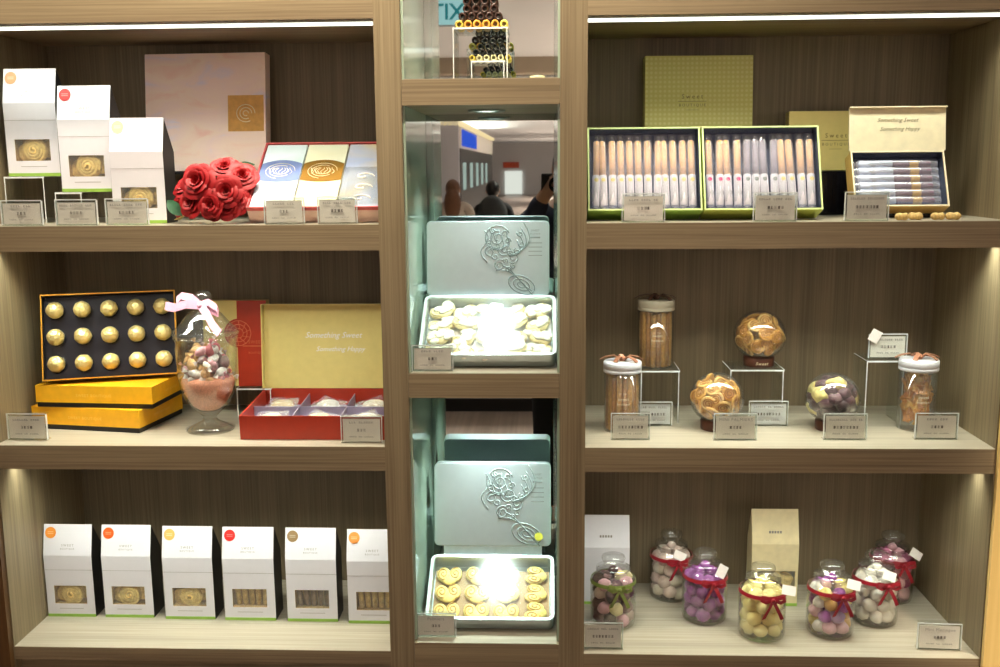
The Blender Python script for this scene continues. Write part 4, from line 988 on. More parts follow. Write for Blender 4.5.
# ================================================================== top right
def standing_box(label, px0, px1, pyt, pyb, Y, mat, lean, yaw, txt=None, txt_at=(0, .5), ink=None, th=.03, tsz=.012):
    zb = at((px0+px1)/2, pyb, Y).z; zt = at((px0+px1)/2, pyt, Y).z
    x0, x1 = gx(px0, Y, (zb+zt)/2), gx(px1, Y, (zb+zt)/2); w, h = x1-x0, (zt-zb)
    t = thing('gift_box', label, 'box', ((x0+x1)/2, Y, zb+.001), (R(lean), 0, R(yaw)))
    MB().box(-w/2, w/2, 0, th, 0, h).build('box_body', mat, t, .001)
    if txt:
        o = MB(); u, v = txt_at; cx_, cz_ = w*u, h*v
        o.text('Sweet', tsz, cx_, cz_+.006, -.0005, track=1.5); o.box(cx_-tsz*2.3, cx_+tsz*2.3, -.0005, -.0001, cz_+.0005, cz_+.0012); o.text('BOUTIQUE', tsz*.62, cx_, cz_-.009, -.0005, track=1.6)
        o.box(cx_-tsz, cx_+tsz, -.0005, -.0001, cz_-.016, cz_-.0155)
        o.build('lettering', ink, t)
    return t, zb
ink_o = plain('bronze_ink', (110, 88, 44), .5)
b_, zb_ = standing_box('tall olive gift box with small dotted pattern standing behind the green trays', 645, 754, 55, 158, .245, M['olive'], -4, 2, True, (-.06, .55), ink_o)
s_ = thing('display_stand', 'black stand hidden behind the green trays under the olive box', 'display stand', (b_.location.x, .235, S1+.0004)); MB().box(-.09, .09, 0, .07, 0, zb_-S1-.001).build('stand_body', M['dark'], s_)
b_, zb_ = standing_box('plain gold gift box standing behind the lidded gold tray', 789, 884, 111, 171, .235, M['goldpaper'], -4, 0, True, (.0, .50), ink_o)
s_ = thing('display_stand', 'black ribbed stand under the plain gold gift box', 'display stand', (b_.location.x+.012, .225, S1+.0004)); o = MB(); o.box(-.06, .06, 0, .07, 0, zb_-S1-.001)
for k in range(9): o.box(-.058+.0135*k, -.052+.0135*k, -.0015, 0, .004, zb_-S1-.006)
o.build('stand_body', M['black_gloss'], s_)

def tray_parts(t, w, L, H, wt, outer, inner, rimm):
    o = MB(); o.box(-w/2, w/2, 0, L, 0, wt); o.box(-w/2, w/2, 0, wt, wt, H-.0015); o.box(-w/2, w/2, L-wt, L, wt, H-.0015); o.box(-w/2, -w/2+wt, wt, L-wt, wt, H-.0015); o.box(w/2-wt, w/2, wt, L-wt, wt, H-.0015); o.build('tray_body', outer, t)
    o = MB(); e = .0006
    o.box(-w/2, w/2, 0, wt+e, H-.0015, H); o.box(-w/2, w/2, L-wt-e, L, H-.0015, H); o.box(-w/2, -w/2+wt+e, wt, L-wt, H-.0015, H); o.box(w/2-wt-e, w/2, wt, L-wt, H-.0015, H); o.build('rim', rimm, t)
    o = MB(); i = wt+.0004
    o.box(-w/2+i, w/2-i, i, L-i, wt, wt+.0008); q = .0008
    o.box(-w/2+i, w/2-i, i, i+q, wt, H-.003); o.box(-w/2+i, w/2-i, L-i-q, L-i, wt, H-.003); o.box(-w/2+i, -w/2+i+q, i, L-i, wt, H-.003); o.box(w/2-i-q, w/2-i, i, L-i, wt, H-.003); o.build('lining', inner, t)
M['lime_rim'] = plain('lime_rim', (206, 222, 150), .45); M['silverlining'] = plain('silver_lining', (120, 128, 150), .25, .7)
M['oliveout'] = plain('yellow_green_paper', (176, 186, 84), .45)
dotm = {'yellow': plain('yellow_dot', (244, 222, 110), .5), 'pink': plain('pink_dot', (222, 70, 120), .5), 'grey': plain('grey_dot', (130, 134, 128), .5), 'ochre': plain('ochre_dot', (222, 176, 84), .5)}
biscm = {'gold': plain('pale_biscuit', (238, 178, 104), .6, noise=.15, scale=120), 'grey': plain('mauve_biscuit', (150, 130, 140), .6, noise=.15), 'violet': plain('violet_biscuit', (124, 92, 112), .6, noise=.15)}
sleeve = {'white': plain('white_sleeve', (226, 218, 226), .5, noise=.02), 'blue': plain('blue_white_sleeve', (206, 212, 232), .5, noise=.02)}
protos = {}
def wrapped_stick(matrix, L, r, bis, slv, dot, label, group, frac=.47, flip=False):
    key = (L, bis, slv, dot)
    if key not in protos:
        b = MB(); b.tube([(0, L*.44, 0), (0, L*.45, 0), (0, L*.91, 0), (0, L*.92, 0)], [r*.6, r*.95, r*.95, r*.6], 10)
        s = MB(); s.tube([(0, L*.05, 0), (0, L*.06, 0), (0, L*.45, 0), (0, L*.46, 0)], [r*.9, r*1.12, r*1.12, r*1.0], 10); s.mi = 1
        s.add([(r*.62*math.cos(i*.45), L*.39+r*.62*math.sin(i*.45), r*1.16+.0003) for i in range(14)], [tuple(range(14))], False) if dot != 'ochre' else s.tube([(0, L*.66, 0), (0, L*.665, 0), (0, L*.765, 0), (0, L*.77, 0)], [r*.9, r*1.05, r*1.05, r*.9], 10)
        f = MB(); n = 14; vs = []; rn = random.Random(len(protos))
        for i in range(n+1):
            v = i/n; wv = r*1.38*(1-.10*abs(math.cos(v*9))); hv = r*1.25*math.sin(math.pi*min(1, max(0, (v*1.0)*.94+.03)))**.35
            vs += [(-wv, v*L, 0), (-wv*.5, v*L, hv+rn.uniform(-.0006, .0006)), (wv*.4, v*L, hv+rn.uniform(-.0006, .0006)), (wv, v*L, 0)]
        f.add(vs, [(4*i+a, 4*i+a+1, 4*i+a+5, 4*i+a+4) for i in range(n) for a in range(3)], True)
        protos[key] = (b.mesh('biscuit', biscm[bis]), s.mesh('paper_sleeve', [sleeve[slv], dotm[dot]]), f.mesh('film_wrapper', M['film']))
    t = thing('wrapped_biscuit', label, 'biscuit', group=group); t.matrix_world = matrix
    for nm, me in zip(('biscuit', 'paper_sleeve', 'film_wrapper'), protos[key]):
        q = bpy.data.objects.new(nm, me); C.objects.link(q); q.parent = t
def stick_tray(pxa, pxb, Yf, z0, tilt, L, H, label, kinds, boxn):
    xa, xb = gx(pxa, Yf, z0+.08), gx(pxb, Yf, z0+.08); xa = max(xa, XD+.001); w = xb-xa
    y0 = Yf+H*math.sin(R(tilt))
    t = thing('biscuit_tray', label, 'box'); mtx = Matrix.Translation(((xa+xb)/2, y0, z0+.0008)) @ Matrix.Rotation(R(tilt), 4, 'X'); t.matrix_world = mtx
    tray_parts(t, w, L, H, .0022, M['oliveout'] if boxn else M['green'], M['silverlining'], M['lime_rim'])
    n = len(kinds); iw = w-.012
    for i, (b, s, d) in enumerate(kinds):
        x = -iw/2+iw*(i+.5)/n
        rank = ['leftmost', 'second', 'third', 'fourth', 'fifth', 'sixth', 'seventh', 'eighth', 'ninth', 'tenth', 'eleventh', 'rightmost'][i]
        side = 'right' if boxn else 'left'
        wrapped_stick(mtx @ Matrix.Translation((x, .006, H-.019)) @ Matrix.Rotation(R(random.uniform(-2, 2)), 4, 'Z'), L-.014, .0062, b, s, d,
                      'film wrapped biscuit stick with %s dot, %s in the %s green tray' % (d, rank if i in (0, 11) else rank+' from left', side), 'wrapped sticks in the %s green tray' % side)
    o = MB(); o.box(-w/2+.004, w/2-.004, .004, L-.004, H-.030, H-.028); o.build('false_floor', M['silverlining'], t)
    # prop under the back
    s_ = thing('display_wedge', 'black prop holding up the %s green tray' % ('right' if boxn else 'left'), 'display stand', ((xa+xb)/2, y0+.058, S1+.0004))
    MB().prism([(.0, 0), (.028, 0), (.028, .085), (.0, .125)], -w/2+.03, w/2-.03, 'x').build('wedge_body', M['dark'], s_)
G = ('gold', 'white', 'yellow')
stick_tray(588.5, 703.5, .055, S1, 69, .158, .052, 'left lime green tray of twelve wrapped sticks with yellow dots', [G]*12, 0)
stick_tray(705.5, 825, .052, S1, 69, .158, .052, 'right lime green tray of sticks with pink, grey and yellow dots', [('gold', 'white', 'pink')]*4+[('grey', 'white', 'grey')]*4+[G]*4, 1)
# gold lidded tray with six violet sticks
Yf = .085; z0 = S1; tl_ = 66; H = .036; L = .108
xa, xb = gx(856, Yf, z0+.05), gx(951, Yf, z0+.05); w = xb-xa; y0 = Yf+H*math.sin(R(tl_))
t = thing('biscuit_tray', 'open gold tray with raised lid holding six violet wrapped sticks', 'box'); mtx = Matrix.Translation(((xa+xb)/2, y0, z0+.008)) @ Matrix.Rotation(R(tl_), 4, 'X'); t.matrix_world = mtx
M['goldbox'] = plain('amber_gold_paper', (214, 176, 104), .4, .15)
tray_parts(t, w, L, H, .002, M['goldbox'], M['silverlining'], M['cream'])
o = MB(); o.M = Matrix.Translation((0, L, H)) @ Matrix.Rotation(R(16), 4, 'X'); lh = .079
o.box(-w/2-.003, w/2+.003, 0, lh, -.0022, 0); o.box(-w/2-.003, w/2+.003, lh-.002, lh, 0, .008)
o.mi = 1
me_ = MB(); me_.text('Something Sweet', .0105, 0, .052, 0, shear=.35); me_.text('Something Happy', .0100, .004, .036, 0, shear=.35)
o.add([(v.co.x, v.co.z, .0006) for v in me_.bm.verts], [tuple(v.index for v in f.verts) for f in (me_.bm.verts.index_update() or me_.bm.faces)], False); me_.bm.free()
o.build('lid', [M['cream'], ink_o], t)
for i in range(6):
    wrapped_stick(mtx @ Matrix.Translation((-w/2+.008, .012+(L-.022)*(i+.5)/6-.002, H-.017)) @ Matrix.Rotation(R(-90), 4, 'Z'), w-.016, .0066, 'violet', 'blue', 'ochre',
                  'horizontal violet and white wrapped stick, %s in the gold tray' % ['lowest', 'second lowest', 'third lowest', 'third highest', 'second highest', 'highest'][i], 'violet sticks in the gold tray')
    o = MB()
o = MB(); o.box(-w/2+.004, w/2-.004, .004, L-.004, H-.028, H-.026); o.build('false_floor', M['silverlining'], t)
s_ = thing('display_wedge', 'black prop holding up the gold tray', 'display stand', ((xa+xb)/2, y0+.058, S1+.0004)); MB().prism([(0, 0), (.03, 0), (.03, .08), (0, .112)], -w/2+.02, w/2-.02, 'x').build('wedge_body', M['dark'], s_)
# small block the gold tray rests on
s_ = thing('display_block', 'black block the gold tray of violet sticks rests on', 'display stand', ((xa+xb)/2, y0+.002, S1+.0003)); MB().box(-w/2+.012, w/2-.012, 0, .02, 0, .0074).build('block_body', M['dark'], s_)
pn = MB(); pts = [(-.016+.032*i/12, .0015*math.sin(i*.7), .0065) for i in range(13)]
pn.tube(pts, [.001, .0045, .0060, .0065, .0064, .0060, .0057, .0060, .0066, .0068, .0060, .0042, .001], 10); pn = pn.mesh('peanut', plain('peanut_shell', (214, 178, 112), .7, noise=.25, scale=260, bump=.8))
for i, (px, py, Y, rz, d) in enumerate([(902, 219, .030, 15, 'left peanut of the left pair before the gold tray'), (915, 217, .042, -35, 'right peanut of the left pair before the gold tray'), (938, 218, .035, 8, 'left peanut of the right pair before the gold tray'), (953, 218, .040, -20, 'right peanut of the right pair before the gold tray')]):
    q = bpy.data.objects.new('peanut', pn); C.objects.link(q); q.location = (gx(px, Y, S1), Y, S1+.0003); q.rotation_euler = (0, 0, R(rz)); q.scale = (.82, .9, 1.0); tag(q, d, 'peanut', 'peanuts on the top right shelf')
price_card(622, 665, 222, S1, .010, 'price card in front of the left green tray', ((4, 4, 2), 4), h=.049)
price_card(753.5, 797, 222, S1, .010, 'price card in front of the right green tray', ((5, 4, 3), 5), h=.049)
price_card(845, 889, 221, S1, .012, 'price card in front of the open gold tray', ((7, 8), 7), h=.049)

# ================================================================== middle right
def bow(o, z, s=1.0, r=.03):
    for a, l in ((.2, 1), (1.7, .8), (2.9, 1.1), (4.2, .8), (5.4, 1.0)):
        d = Vector((math.cos(a), math.sin(a)*.8, 0)); pr = Vector((-d.y, d.x, 0))*.009*s
        o.strip([d*0+Vector((0, 0, z)), d*.014*s*l+Vector((0, 0, z+.009*s)), d*.028*s*l+Vector((0, 0, z+.006*s)), d*.036*s*l+Vector((0, 0, z+.001*s))], tuple(pr))
    o.ball((0, 0, z+.003*s), .006*s)
def tube_jar(label, px, Y, z, lidm, bowm, kind, cname):
    X = gx(px, Y, z+.05); t = thing('biscuit_jar', label, 'jar', (X, Y, z+.0004)); r, h = .0345, .118
    MB().lathe([(.0005, 0), (r-.001, 0), (r, .002), (r, h), (r-.0018, h), (r-.0018, .003), (.0005, .003)], 36).build('glass', M['tintglass'], t)
    o = MB(); o.lathe([(r+.0005, h-.004), (r+.0018, h-.003), (r+.0018, h+.002), (r+.0008, h+.003), (r+.0018, h+.004), (r+.0018, h+.015), (r, h+.017), (.0005, h+.017)], 36); o.build('lid', lidm, t)
    o = MB(); bow(o, h+.0175, 1.1); o.build('bow', bowm, t)
    o = MB()
    for k in range(2): o.text(['sweet', 'boutique'][k], .0085-.002*k, 0, h*.55-.009*k, -r-.0003)
    for v in o.bm.verts:
        v.co.y = -math.sqrt(max(0, (r+.0004)**2-v.co.x**2))
    o.build('lettering', M['cream'], t)
    rn = random.Random(int(px))
    if kind == 'sticks':
        for i in range(17):
            a = 2*math.pi*i/17; q = bpy.data.objects.new('biscuit_stick', longstick[i % 2]); C.objects.link(q); rr = .0275
            q.location = (X+rr*math.cos(a), Y+rr*math.sin(a), z+.0038); q.rotation_euler = (0, 0, a); q.scale = (1, 1, rn.uniform(.94, 1))
            tag(q, 'long biscuit stick standing inside the '+cname, 'biscuit', 'sticks inside the '+cname)
    else:
        for i in range(42):
            a = i*2.4; rr = .0190; q = bpy.data.objects.new('cracker', cracker[i % 3]); C.objects.link(q)
            q.location = (X+rr*math.cos(a), Y+rr*math.sin(a), z+.025+.074*(i/42)); q.rotation_euler = (rn.uniform(-.5, .5), rn.uniform(-.5, .5), a+math.pi/2+rn.uniform(-.3, .3)); q.scale = (.8, .7, .8)
            tag(q, 'irregular golden cracker inside the '+cname, 'cracker', 'crackers inside the '+cname)
    return t
longstick = []
for i, c in enumerate([(214, 158, 78), (176, 118, 56)]):
    o = MB(); o.tube([(0, 0, 0), (0, 0, .002), (0, 0, .108), (0, 0, .110)], [.003, .0047, .0047, .003], 8); longstick.append(o.mesh('biscuit_stick', plain('stick_%d' % i, c, .55, noise=.25, scale=150, bump=.3)))
cracker = []
for s in range(3):
    rn = random.Random(s); o = MB(); n = 7; vs = []
    for k in (0, 1):
        for a in range(n):
            for b in range(n):
                u, v = a/(n-1)*2-1, b/(n-1)*2-1; vs.append((u*.013*(1+.15*math.sin(v*7+s)), .003*math.sin(u*4+s+v*3)+(.0025 if k else 0), v*.022*(1+.1*math.sin(u*6))))
    fs = [(k*n*n+a*n+b, k*n*n+(a+1)*n+b, k*n*n+(a+1)*n+b+1, k*n*n+a*n+b+1) for k in (0, 1) for a in range(n-1) for b in range(n-1)]
    per = [a*n for a in range(n)]+[(n-1)*n+b for b in range(1, n)]+[a*n+n-1 for a in range(n-2, -1, -1)]+[b for b in range(n-2, 0, -1)]
    fs += [(per[i], per[(i+1) % len(per)], n*n+per[(i+1) % len(per)], n*n+per[i]) for i in range(len(per))]
    o.add(vs, fs, True); cracker.append(o.mesh('cracker', plain('cracker_%d' % s, [(232, 158, 66), (214, 134, 50), (240, 178, 92)][s], .5, noise=.25, scale=110, bump=.3)))
YR0, YR1 = .175, .265
zr1 = at(660, 371, YR0).z
acrylic_riser(gx(641, YR0, zr1), gx(680, YR0, zr1), YR0, YR1, S2, zr1, 'clear acrylic riser under the beige-lidded stick jar')
tube_jar('cylinder jar of biscuit sticks with beige lid standing on acrylic riser', 655.5, .22, zr1, plain('beige_lid', (170, 158, 138), .5), plain('brown_bow', (84, 56, 44), .4), 'sticks', 'jar on the riser')
tube_jar('cylinder jar of biscuit sticks with white lid and copper bow beside the post', 622, .125, S2, plain('white_lid', (214, 214, 222), .4), M['copper'], 'sticks', 'jar beside the post')
tube_jar('cylinder jar of orange crackers with white lid at the right end', 916.5, .145, S2, plain('white_lid_right', (218, 216, 222), .4), M['copper'], 'crackers', 'right end cracker jar')
coin = []
for s in range(3):
    o = MB(); o.lathe([(.0005, 0), (.0125, 0), (.0150, .0018), (.0142, .0046), (.011, .0056), (.0005, .0050)], 18)
    o.mi = 1; o.tube([((.0115-.0095*i/26)*math.cos(i*.55), (.0115-.0095*i/26)*math.sin(i*.55), .0054) for i in range(27)], .0013, 5)
    coin.append(o.mesh('palmier_coin', [plain('coin_%d' % s, [(238, 184, 92), (226, 166, 74), (244, 202, 124)][s], .5, noise=.15, scale=120), M['biscuit']]))
nutm = []
for i, (c, r_) in enumerate([((86, 56, 66), .012), ((110, 72, 84), .0115), ((66, 40, 48), .012), ((240, 214, 140), .013)]):
    o = MB(); o.ball((0, 0, 0), r_, (1.1, .9, .85) if i < 3 else (1.35, 1, .9), 14, 9, rib=5, ribd=.10); nutm.append(o.mesh('coated_nut', plain('nut_%d' % i, c, .45 if i < 3 else .6, noise=.3, scale=90, bump=.5)))
def globe_jar(label, px, Y, z, kind, cname):
    X = gx(px, Y, z+.06); t = thing('globe_jar', label, 'jar', (X, Y, z+.0004)); rg = .0515; zc = .0605
    prof = [(rg*math.cos(a), zc+rg*.96*math.sin(a)) for a in [R(-58+148*i/18) for i in range(19)]]
    prof = [(max(.0005, a), b) for a, b in prof]
    MB().lathe(prof+[(max(.0004, a*.96), zc+(b-zc)*.96) for a, b in reversed(prof)], 40).build('globe', M['tintglass'], t)
    o = MB(); o.lathe([(.0005, 0), (.029, 0), (.030, .001), (.0305, .017), (.029, .019), (.0005, .019)], 32); o.build('base', plain('brown_base', (84, 44, 28), .4, noise=.05), t)
    o = MB(); o.text('Sweet', .0085, 0, .0055, -.0308, shear=.3, track=1.2)
    for v in o.bm.verts: v.co.y = -math.sqrt(max(0, .0309**2-v.co.x**2))
    o.build('lettering', M['cream'], t)
    rn = random.Random(int(px)); N = 34
    for i in range(N):
        ph = math.acos(1-1.75*(i+.5)/N); th = i*2.39996+rn.uniform(-.2, .2)
        if kind == 'coins': rr = .037; me = coin[rn.randrange(3)]
        else: ni = rn.choice([0, 0, 1, 1, 2, 2, 3, 3]); rr = .0345; me = nutm[ni]
        d = Vector((math.sin(ph)*math.cos(th), math.sin(ph)*math.sin(th), math.cos(ph)))
        q = bpy.data.objects.new('palmier_coin' if kind == 'coins' else 'coated_nut', me); C.objects.link(q)
        q.scale = (1.0,)*3 if kind == 'coins' else (1.28,)*3; q.location = Vector((X, Y, z+zc))+Vector((d.x, d.y, d.z*.94))*rr
        tilt = d.lerp(Vector((rn.uniform(-1, 1), rn.uniform(-1, 1), rn.uniform(-1, 1))), .38).normalized()
        q.rotation_mode = 'QUATERNION'; q.rotation_quaternion = tilt.to_track_quat('Z', 'Y')
        tag(q, ('round swirl biscuit inside the ' if kind == 'coins' else ['plum brown sugared nut', 'mauve sugared nut', 'very dark sugared nut', 'pale yellow cluster'][ni]+' inside the ')+cname, 'biscuit' if kind == 'coins' else 'nut', ('biscuits' if kind == 'coins' else 'nuts')+' inside the '+cname)
zr2 = at(760, 370, YR0).z
acrylic_riser(gx(730.5, YR0, zr2), gx(784.5, YR0, zr2), YR0, YR1, S2, zr2, 'clear acrylic riser under the raised globe jar')
globe_jar('glass globe jar of swirl biscuits raised on acrylic riser', 759.5, .222, zr2, 'coins', 'raised globe jar')
globe_jar('glass globe jar of swirl biscuits standing directly on the middle right shelf', 717, .135, S2, 'coins', 'globe jar on the shelf')
globe_jar('glass globe jar of dark sugared nuts and pale clusters', 832.5, .135, S2, 'nuts', 'nut globe jar')
zr3 = at(885, 361, YR0-.01).z
acrylic_riser(gx(867, YR0-.01, zr3), gx(905, YR0-.01, zr3), YR0-.01, YR1-.02, S2, zr3, 'clear acrylic riser with a price card on top')
cd_ = price_card(869, 907, 361, zr3, YR0+.01, 'price card on top of the right acrylic riser', ((2, 6, 4), 5), h=.048)
o = MB(); o.M = Matrix.Rotation(R(28), 4, 'Y'); o.box(-.010, .010, -.0006, 0, -.012, .012); q = tag(o.build('price_tag', M['card']), 'small tilted square tag at the corner of the riser price card', 'tag'); q.location = (gx(876, YR0, zr3+.04), YR0+.006, zr3+.046)
price_card(611, 650, 439, S2, .050, 'price card in front of the jar beside the post', ((8, 4), 8), h=.050)
price_card(714, 757, 439, S2, .050, 'price card in front of the lower globe of biscuits', ((4, 8), 4), h=.050, words='MINI PALMIERS')
price_card(824, 867, 437, S2, .055, 'price card in front of the nut globe jar', ((9, 3, 2), 8), h=.049)
price_card(915.5, 958, 436, S2, .060, 'price card in front of the orange cracker jar', ((4, 3), 4), h=.049)
price_card(638, 672, 420, S2, YR0-.022, 'price card behind, below the raised stick jar', ((2, 4, 5), 7), h=.047, tint=M['white'])
price_card(749, 788, 422, S2, YR0-.022, 'price card behind, below the raised globe jar', ((6, 2, 5), 8), h=.049, tint=M['white'])

# ================================================================== bottom right
def mball(name, c, r, sc_=(1, 1, .85), rib=9, tip=.15):
    o = MB(); o.ball((0, 0, 0), r, sc_, 18, 10, rib=rib, ribd=.06, tip=tip); return o.mesh('meringue', plain(name, c, .7, noise=.05))
mc = {k: mball('meringue_'+k, c, .0150) for k, c in {'plum': (104, 52, 66), 'pink': (232, 178, 190), 'cream': (240, 226, 170), 'blush': (232, 206, 196), 'purple': (150, 70, 150), 'violet': (172, 96, 176), 'yellow': (246, 226, 142), 'lemon': (250, 234, 160), 'white': (242, 234, 224), 'ivory': (236, 224, 206), 'rosepink': (222, 130, 170), 'magenta': (190, 90, 140), 'amber': (214, 160, 80), 'lilac': (196, 168, 208), 'brown': (70, 38, 40)}.items()}
def stopper_jar(label, px, Y, cols, ribm, tagk, cname, yaw=0.0):
    z = S3; X = gx(px, Y, z+.06); t = thing('stopper_jar', label, 'jar', (X, Y, z+.0004), (0, 0, yaw))
    ro = [(.0005, 0), (.038, 0), (.0425, .003), (.0445, .010), (.0450, .050), (.0448, .086), (.0425, .096), (.037, .103), (.0325, .107), (.0325, .110), (.0345, .112)]
    ri = [(.0320, .113), (.0300, .109), (.0300, .106), (.035, .101), (.0405, .094), (.0425, .085), (.0427, .050), (.0420, .012), (.039, .006), (.0005, .005)]
    MB().lathe(ro+ri, 44).build('glass', M['tintglass'], t)
    MB().lathe([(.0275, .104), (.0290, .1135), (.0345, .1145), (.0340, .118), (.024, .120), (.0170, .123), (.0165, .127), (.0215, .131), (.0235, .136), (.0220, .141), (.014, .1445), (.0005, .1455)], 40).build('stopper', M['tintglass'], t)
    rn = random.Random(int(px*3)); lay = 0; zz = .0185
    while zz < .092:
        n = 7; rr = .0275
        for i in range(n):
            a = 2*math.pi*(i+.5*(lay % 2))/n+rn.uniform(-.08, .08)
            mk = rn.choice(cols); q = bpy.data.objects.new('meringue', mc[mk]); C.objects.link(q); s = rn.uniform(.86, 1.0)
            q.location = (X+rr*math.cos(a), Y+rr*math.sin(a), z+zz+rn.uniform(-.003, .003)); q.scale = (s,)*3; q.rotation_euler = (rn.uniform(-1, 1), rn.uniform(-1, 1), rn.uniform(0, 6))
            tag(q, {'rosepink': 'rose pink', 'amber': 'amber yellow'}.get(mk, mk)+' meringue ball inside the '+cname, 'meringue', 'meringues inside the '+cname)
        lay += 1; zz += .0235
    for i in range(4):
        a = i*1.7; mk = rn.choice(cols); q = bpy.data.objects.new('meringue', mc[mk]); C.objects.link(q); q.location = (X+.013*math.cos(a)*(i < 3), Y+.013*math.sin(a)*(i < 3), z+(.099 if i < 3 else .112)); q.scale = (.8,)*3 if i < 3 else (.62,)*3; q.rotation_euler = (0, 0, a)
        tag(q, {'rosepink': 'rose pink', 'amber': 'amber yellow'}.get(mk, mk)+' meringue ball inside the '+cname, 'meringue', 'meringues inside the '+cname)
    o = MB(); zr = .0925; n = 36
    vs = []
    for i in range(n):
        a = 2*math.pi*i/n
        for dz, dr in ((-.0035, .0004), (.0035, -.0012)): vs.append(((.0452+dr)*math.cos(a), (.0452+dr)*math.sin(a), zr+dz))
    o.add(vs, [(2*i, (2*i+2) % (2*n), (2*i+3) % (2*n), 2*i+1) for i in range(n)], True)
    bx = .010
    c0 = Vector((bx, -.0455, zr-.003))
    for sx in (-1, 1):
        o.strip([c0, c0+Vector((sx*.010, -.004, .006)), c0+Vector((sx*.021, -.002, .007)), c0+Vector((sx*.024, .000, .001)), c0+Vector((sx*.014, -.003, -.003)), c0], (0, .0016, .0065))
        o.strip([c0, c0+Vector((sx*.006, -.004, -.012)), c0+Vector((sx*.013, -.004, -.026)), c0+Vector((sx*.017, -.003, -.036))], (.0065, .001, .002))
    o.ball(tuple(c0+Vector((0, -.002, 0))), .0042, (1, .8, 1)); o.build('ribbon', ribm, t)
    if tagk:
        o = MB(); dx, dz, rot = tagk; o.M = Matrix.Translation((dx, -.040, dz)) @ Matrix.Rotation(R(rot), 4, 'Y') @ Matrix.Rotation(R(-22), 4, 'X'); o.box(-.013, .013, -.0006, 0, -.009, .009); o.M = Matrix(); o.tube([(dx*.6, -.034, .108), (dx, -.041, dz)], .0006, 5); o.build('paper_tag', M['card'], t)
    return t
stopper_jar('stopper jar of mixed plum, pink and cream meringues with olive ribbon', 613, .130, ['plum', 'brown', 'pink', 'cream', 'plum', 'blush'], M['olive_ribbon'], None, 'olive ribbon jar')
stopper_jar('stopper jar of pale blush meringues at the back, left group', 671, .262, ['blush', 'blush', 'ivory'], M['ribbon'], (.012, .104, 25), 'blush meringue jar')
stopper_jar('stopper jar of all purple meringues with red ribbon', 704.5, .158, ['purple', 'violet', 'purple'], M['ribbon'], (.026, .115, -68), 'purple meringue jar')
stopper_jar('stopper jar of yellow meringues with red ribbon, nearest the shelf edge', 762, .088, ['yellow', 'lemon', 'lemon'], M['ribbon'], (.040, .108, 10), 'yellow meringue jar')
stopper_jar('stopper jar of assorted white, violet, amber and yellow meringues with red ribbon', 830.5, .102, ['white', 'violet', 'amber', 'yellow', 'lilac', 'pink', 'white', 'purple'], M['ribbon'], (.030, .114, 15), 'assorted meringue jar')
stopper_jar('stopper jar of white meringues standing in front of the pink one', 875, .155, ['white', 'ivory', 'white'], M['ribbon'], (.012, .110, 20), 'white meringue jar')
stopper_jar('stopper jar of pink and magenta meringues at the back right', 891, .262, ['rosepink', 'magenta', 'pink'], M['ribbon'], (.034, .112, 35), 'pink meringue jar')
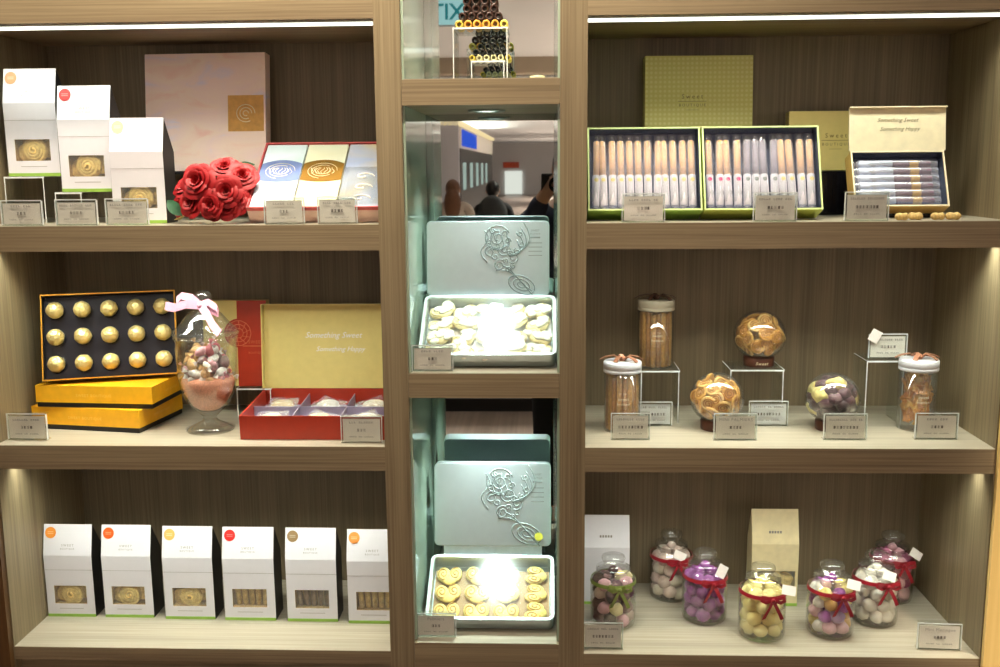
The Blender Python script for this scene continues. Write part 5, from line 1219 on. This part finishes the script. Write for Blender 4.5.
def back_bag(label, pxc, Y, mat, sx, sz, window, cname):
    X = gx(pxc, Y, S3+.09); w, h, d = BW*sx, BH*sz, .050; t = thing('gift_carton', label, 'box', (X, Y, S3+.0004))
    hc = h*.66; sl = d*.4/(h-hc)
    o = MB(); wx0, wx1, wz0, wz1 = (-w*.36, w*.44, h*.155, h*.375)
    if window:
        o.quad((-w/2, 0, 0), (w/2, 0, 0), (w/2, 0, wz0), (-w/2, 0, wz0)); o.quad((-w/2, 0, wz1), (w/2, 0, wz1), (w/2, 0, hc), (-w/2, 0, hc)); o.quad((-w/2, 0, wz0), (wx0, 0, wz0), (wx0, 0, wz1), (-w/2, 0, wz1)); o.quad((wx1, 0, wz0), (w/2, 0, wz0), (w/2, 0, wz1), (wx1, 0, wz1))
        o.quad((wx0, .026, wz0), (wx1, .026, wz0), (wx1, .026, wz1), (wx0, .026, wz1)); o.quad((wx0, 0, wz0), (wx1, 0, wz0), (wx1, .026, wz0), (wx0, .026, wz0)); o.quad((wx0, 0, wz1), (wx0, .026, wz1), (wx1, .026, wz1), (wx1, 0, wz1)); o.quad((wx1, 0, wz0), (wx1, 0, wz1), (wx1, .026, wz1), (wx1, .026, wz0))
    else: o.quad((-w/2, 0, 0), (w/2, 0, 0), (w/2, 0, hc), (-w/2, 0, hc))
    o.quad((-w/2, 0, hc), (w/2, 0, hc), (w/2, d*.4, h), (-w/2, d*.4, h)); o.quad((-w/2, d*.4, h), (w/2, d*.4, h), (w/2, d, hc), (-w/2, d, hc)); o.quad((-w/2, d, hc), (w/2, d, hc), (w/2, d, 0), (-w/2, d, 0)); o.quad((-w/2, 0, 0), (-w/2, d, 0), (w/2, d, 0), (w/2, 0, 0))
    for s in (-1, 1): x = s*w/2; o.add([(x, 0, 0), (x, d, 0), (x, d, hc), (x, d*.4, h), (x, 0, hc)], [(0, 1, 2, 3, 4)] if s > 0 else [(4, 3, 2, 1, 0)], False)
    o.mi = 1; o.box(-w/2, w/2, -.0005, .0001, 0, .03*h); o.mi = 2
    for s_x in range(5): o.box(-.013+.0055*s_x, -.0095+.0055*s_x, -.0008+.08*sl*h*0+((.775*h-hc)*sl), ((.775*h-hc)*sl)+.0006, h*.765, h*.79)
    o.build('body', [mat, M['green'], M['ink']], t)
    if window:
        MB().box(wx0, wx1, .0006, .0009, wz0, wz1).build('window', M['film_soft'], t)
        for k in range(3):
            q = bpy.data.objects.new('swirl_cookie', swirl_me); C.objects.link(q); q.location = (X+wx0+.014+k*.022, Y+.012, S3+(wz0+wz1)/2+.004*(k % 2)); q.scale = (.75,)*3; tag(q, 'swirl butter cookie behind the window of the '+cname, 'cookie', 'cookies inside the '+cname)
back_bag('plain white biscuit carton at the back beside the post', 606, .215, M['white'], .98, .97, False, 'plain white carton')
back_bag('gold and cream carton with cookie window behind the yellow jar', 775, .215, plain('champagne_paper', (222, 206, 164), .35, .1), .96, 1.05, True, 'gold and cream carton')
price_card(583, 623, 649, S3, .018, 'price card beside the post on the bottom right shelf', ((6, 3, 5), 7), h=.052)
price_card(918, 961, 645, S3, .030, 'price card at the right end of the bottom shelf', ((4, 8), 4), h=.052, words='Mini Meringue', yaw=R(-3))
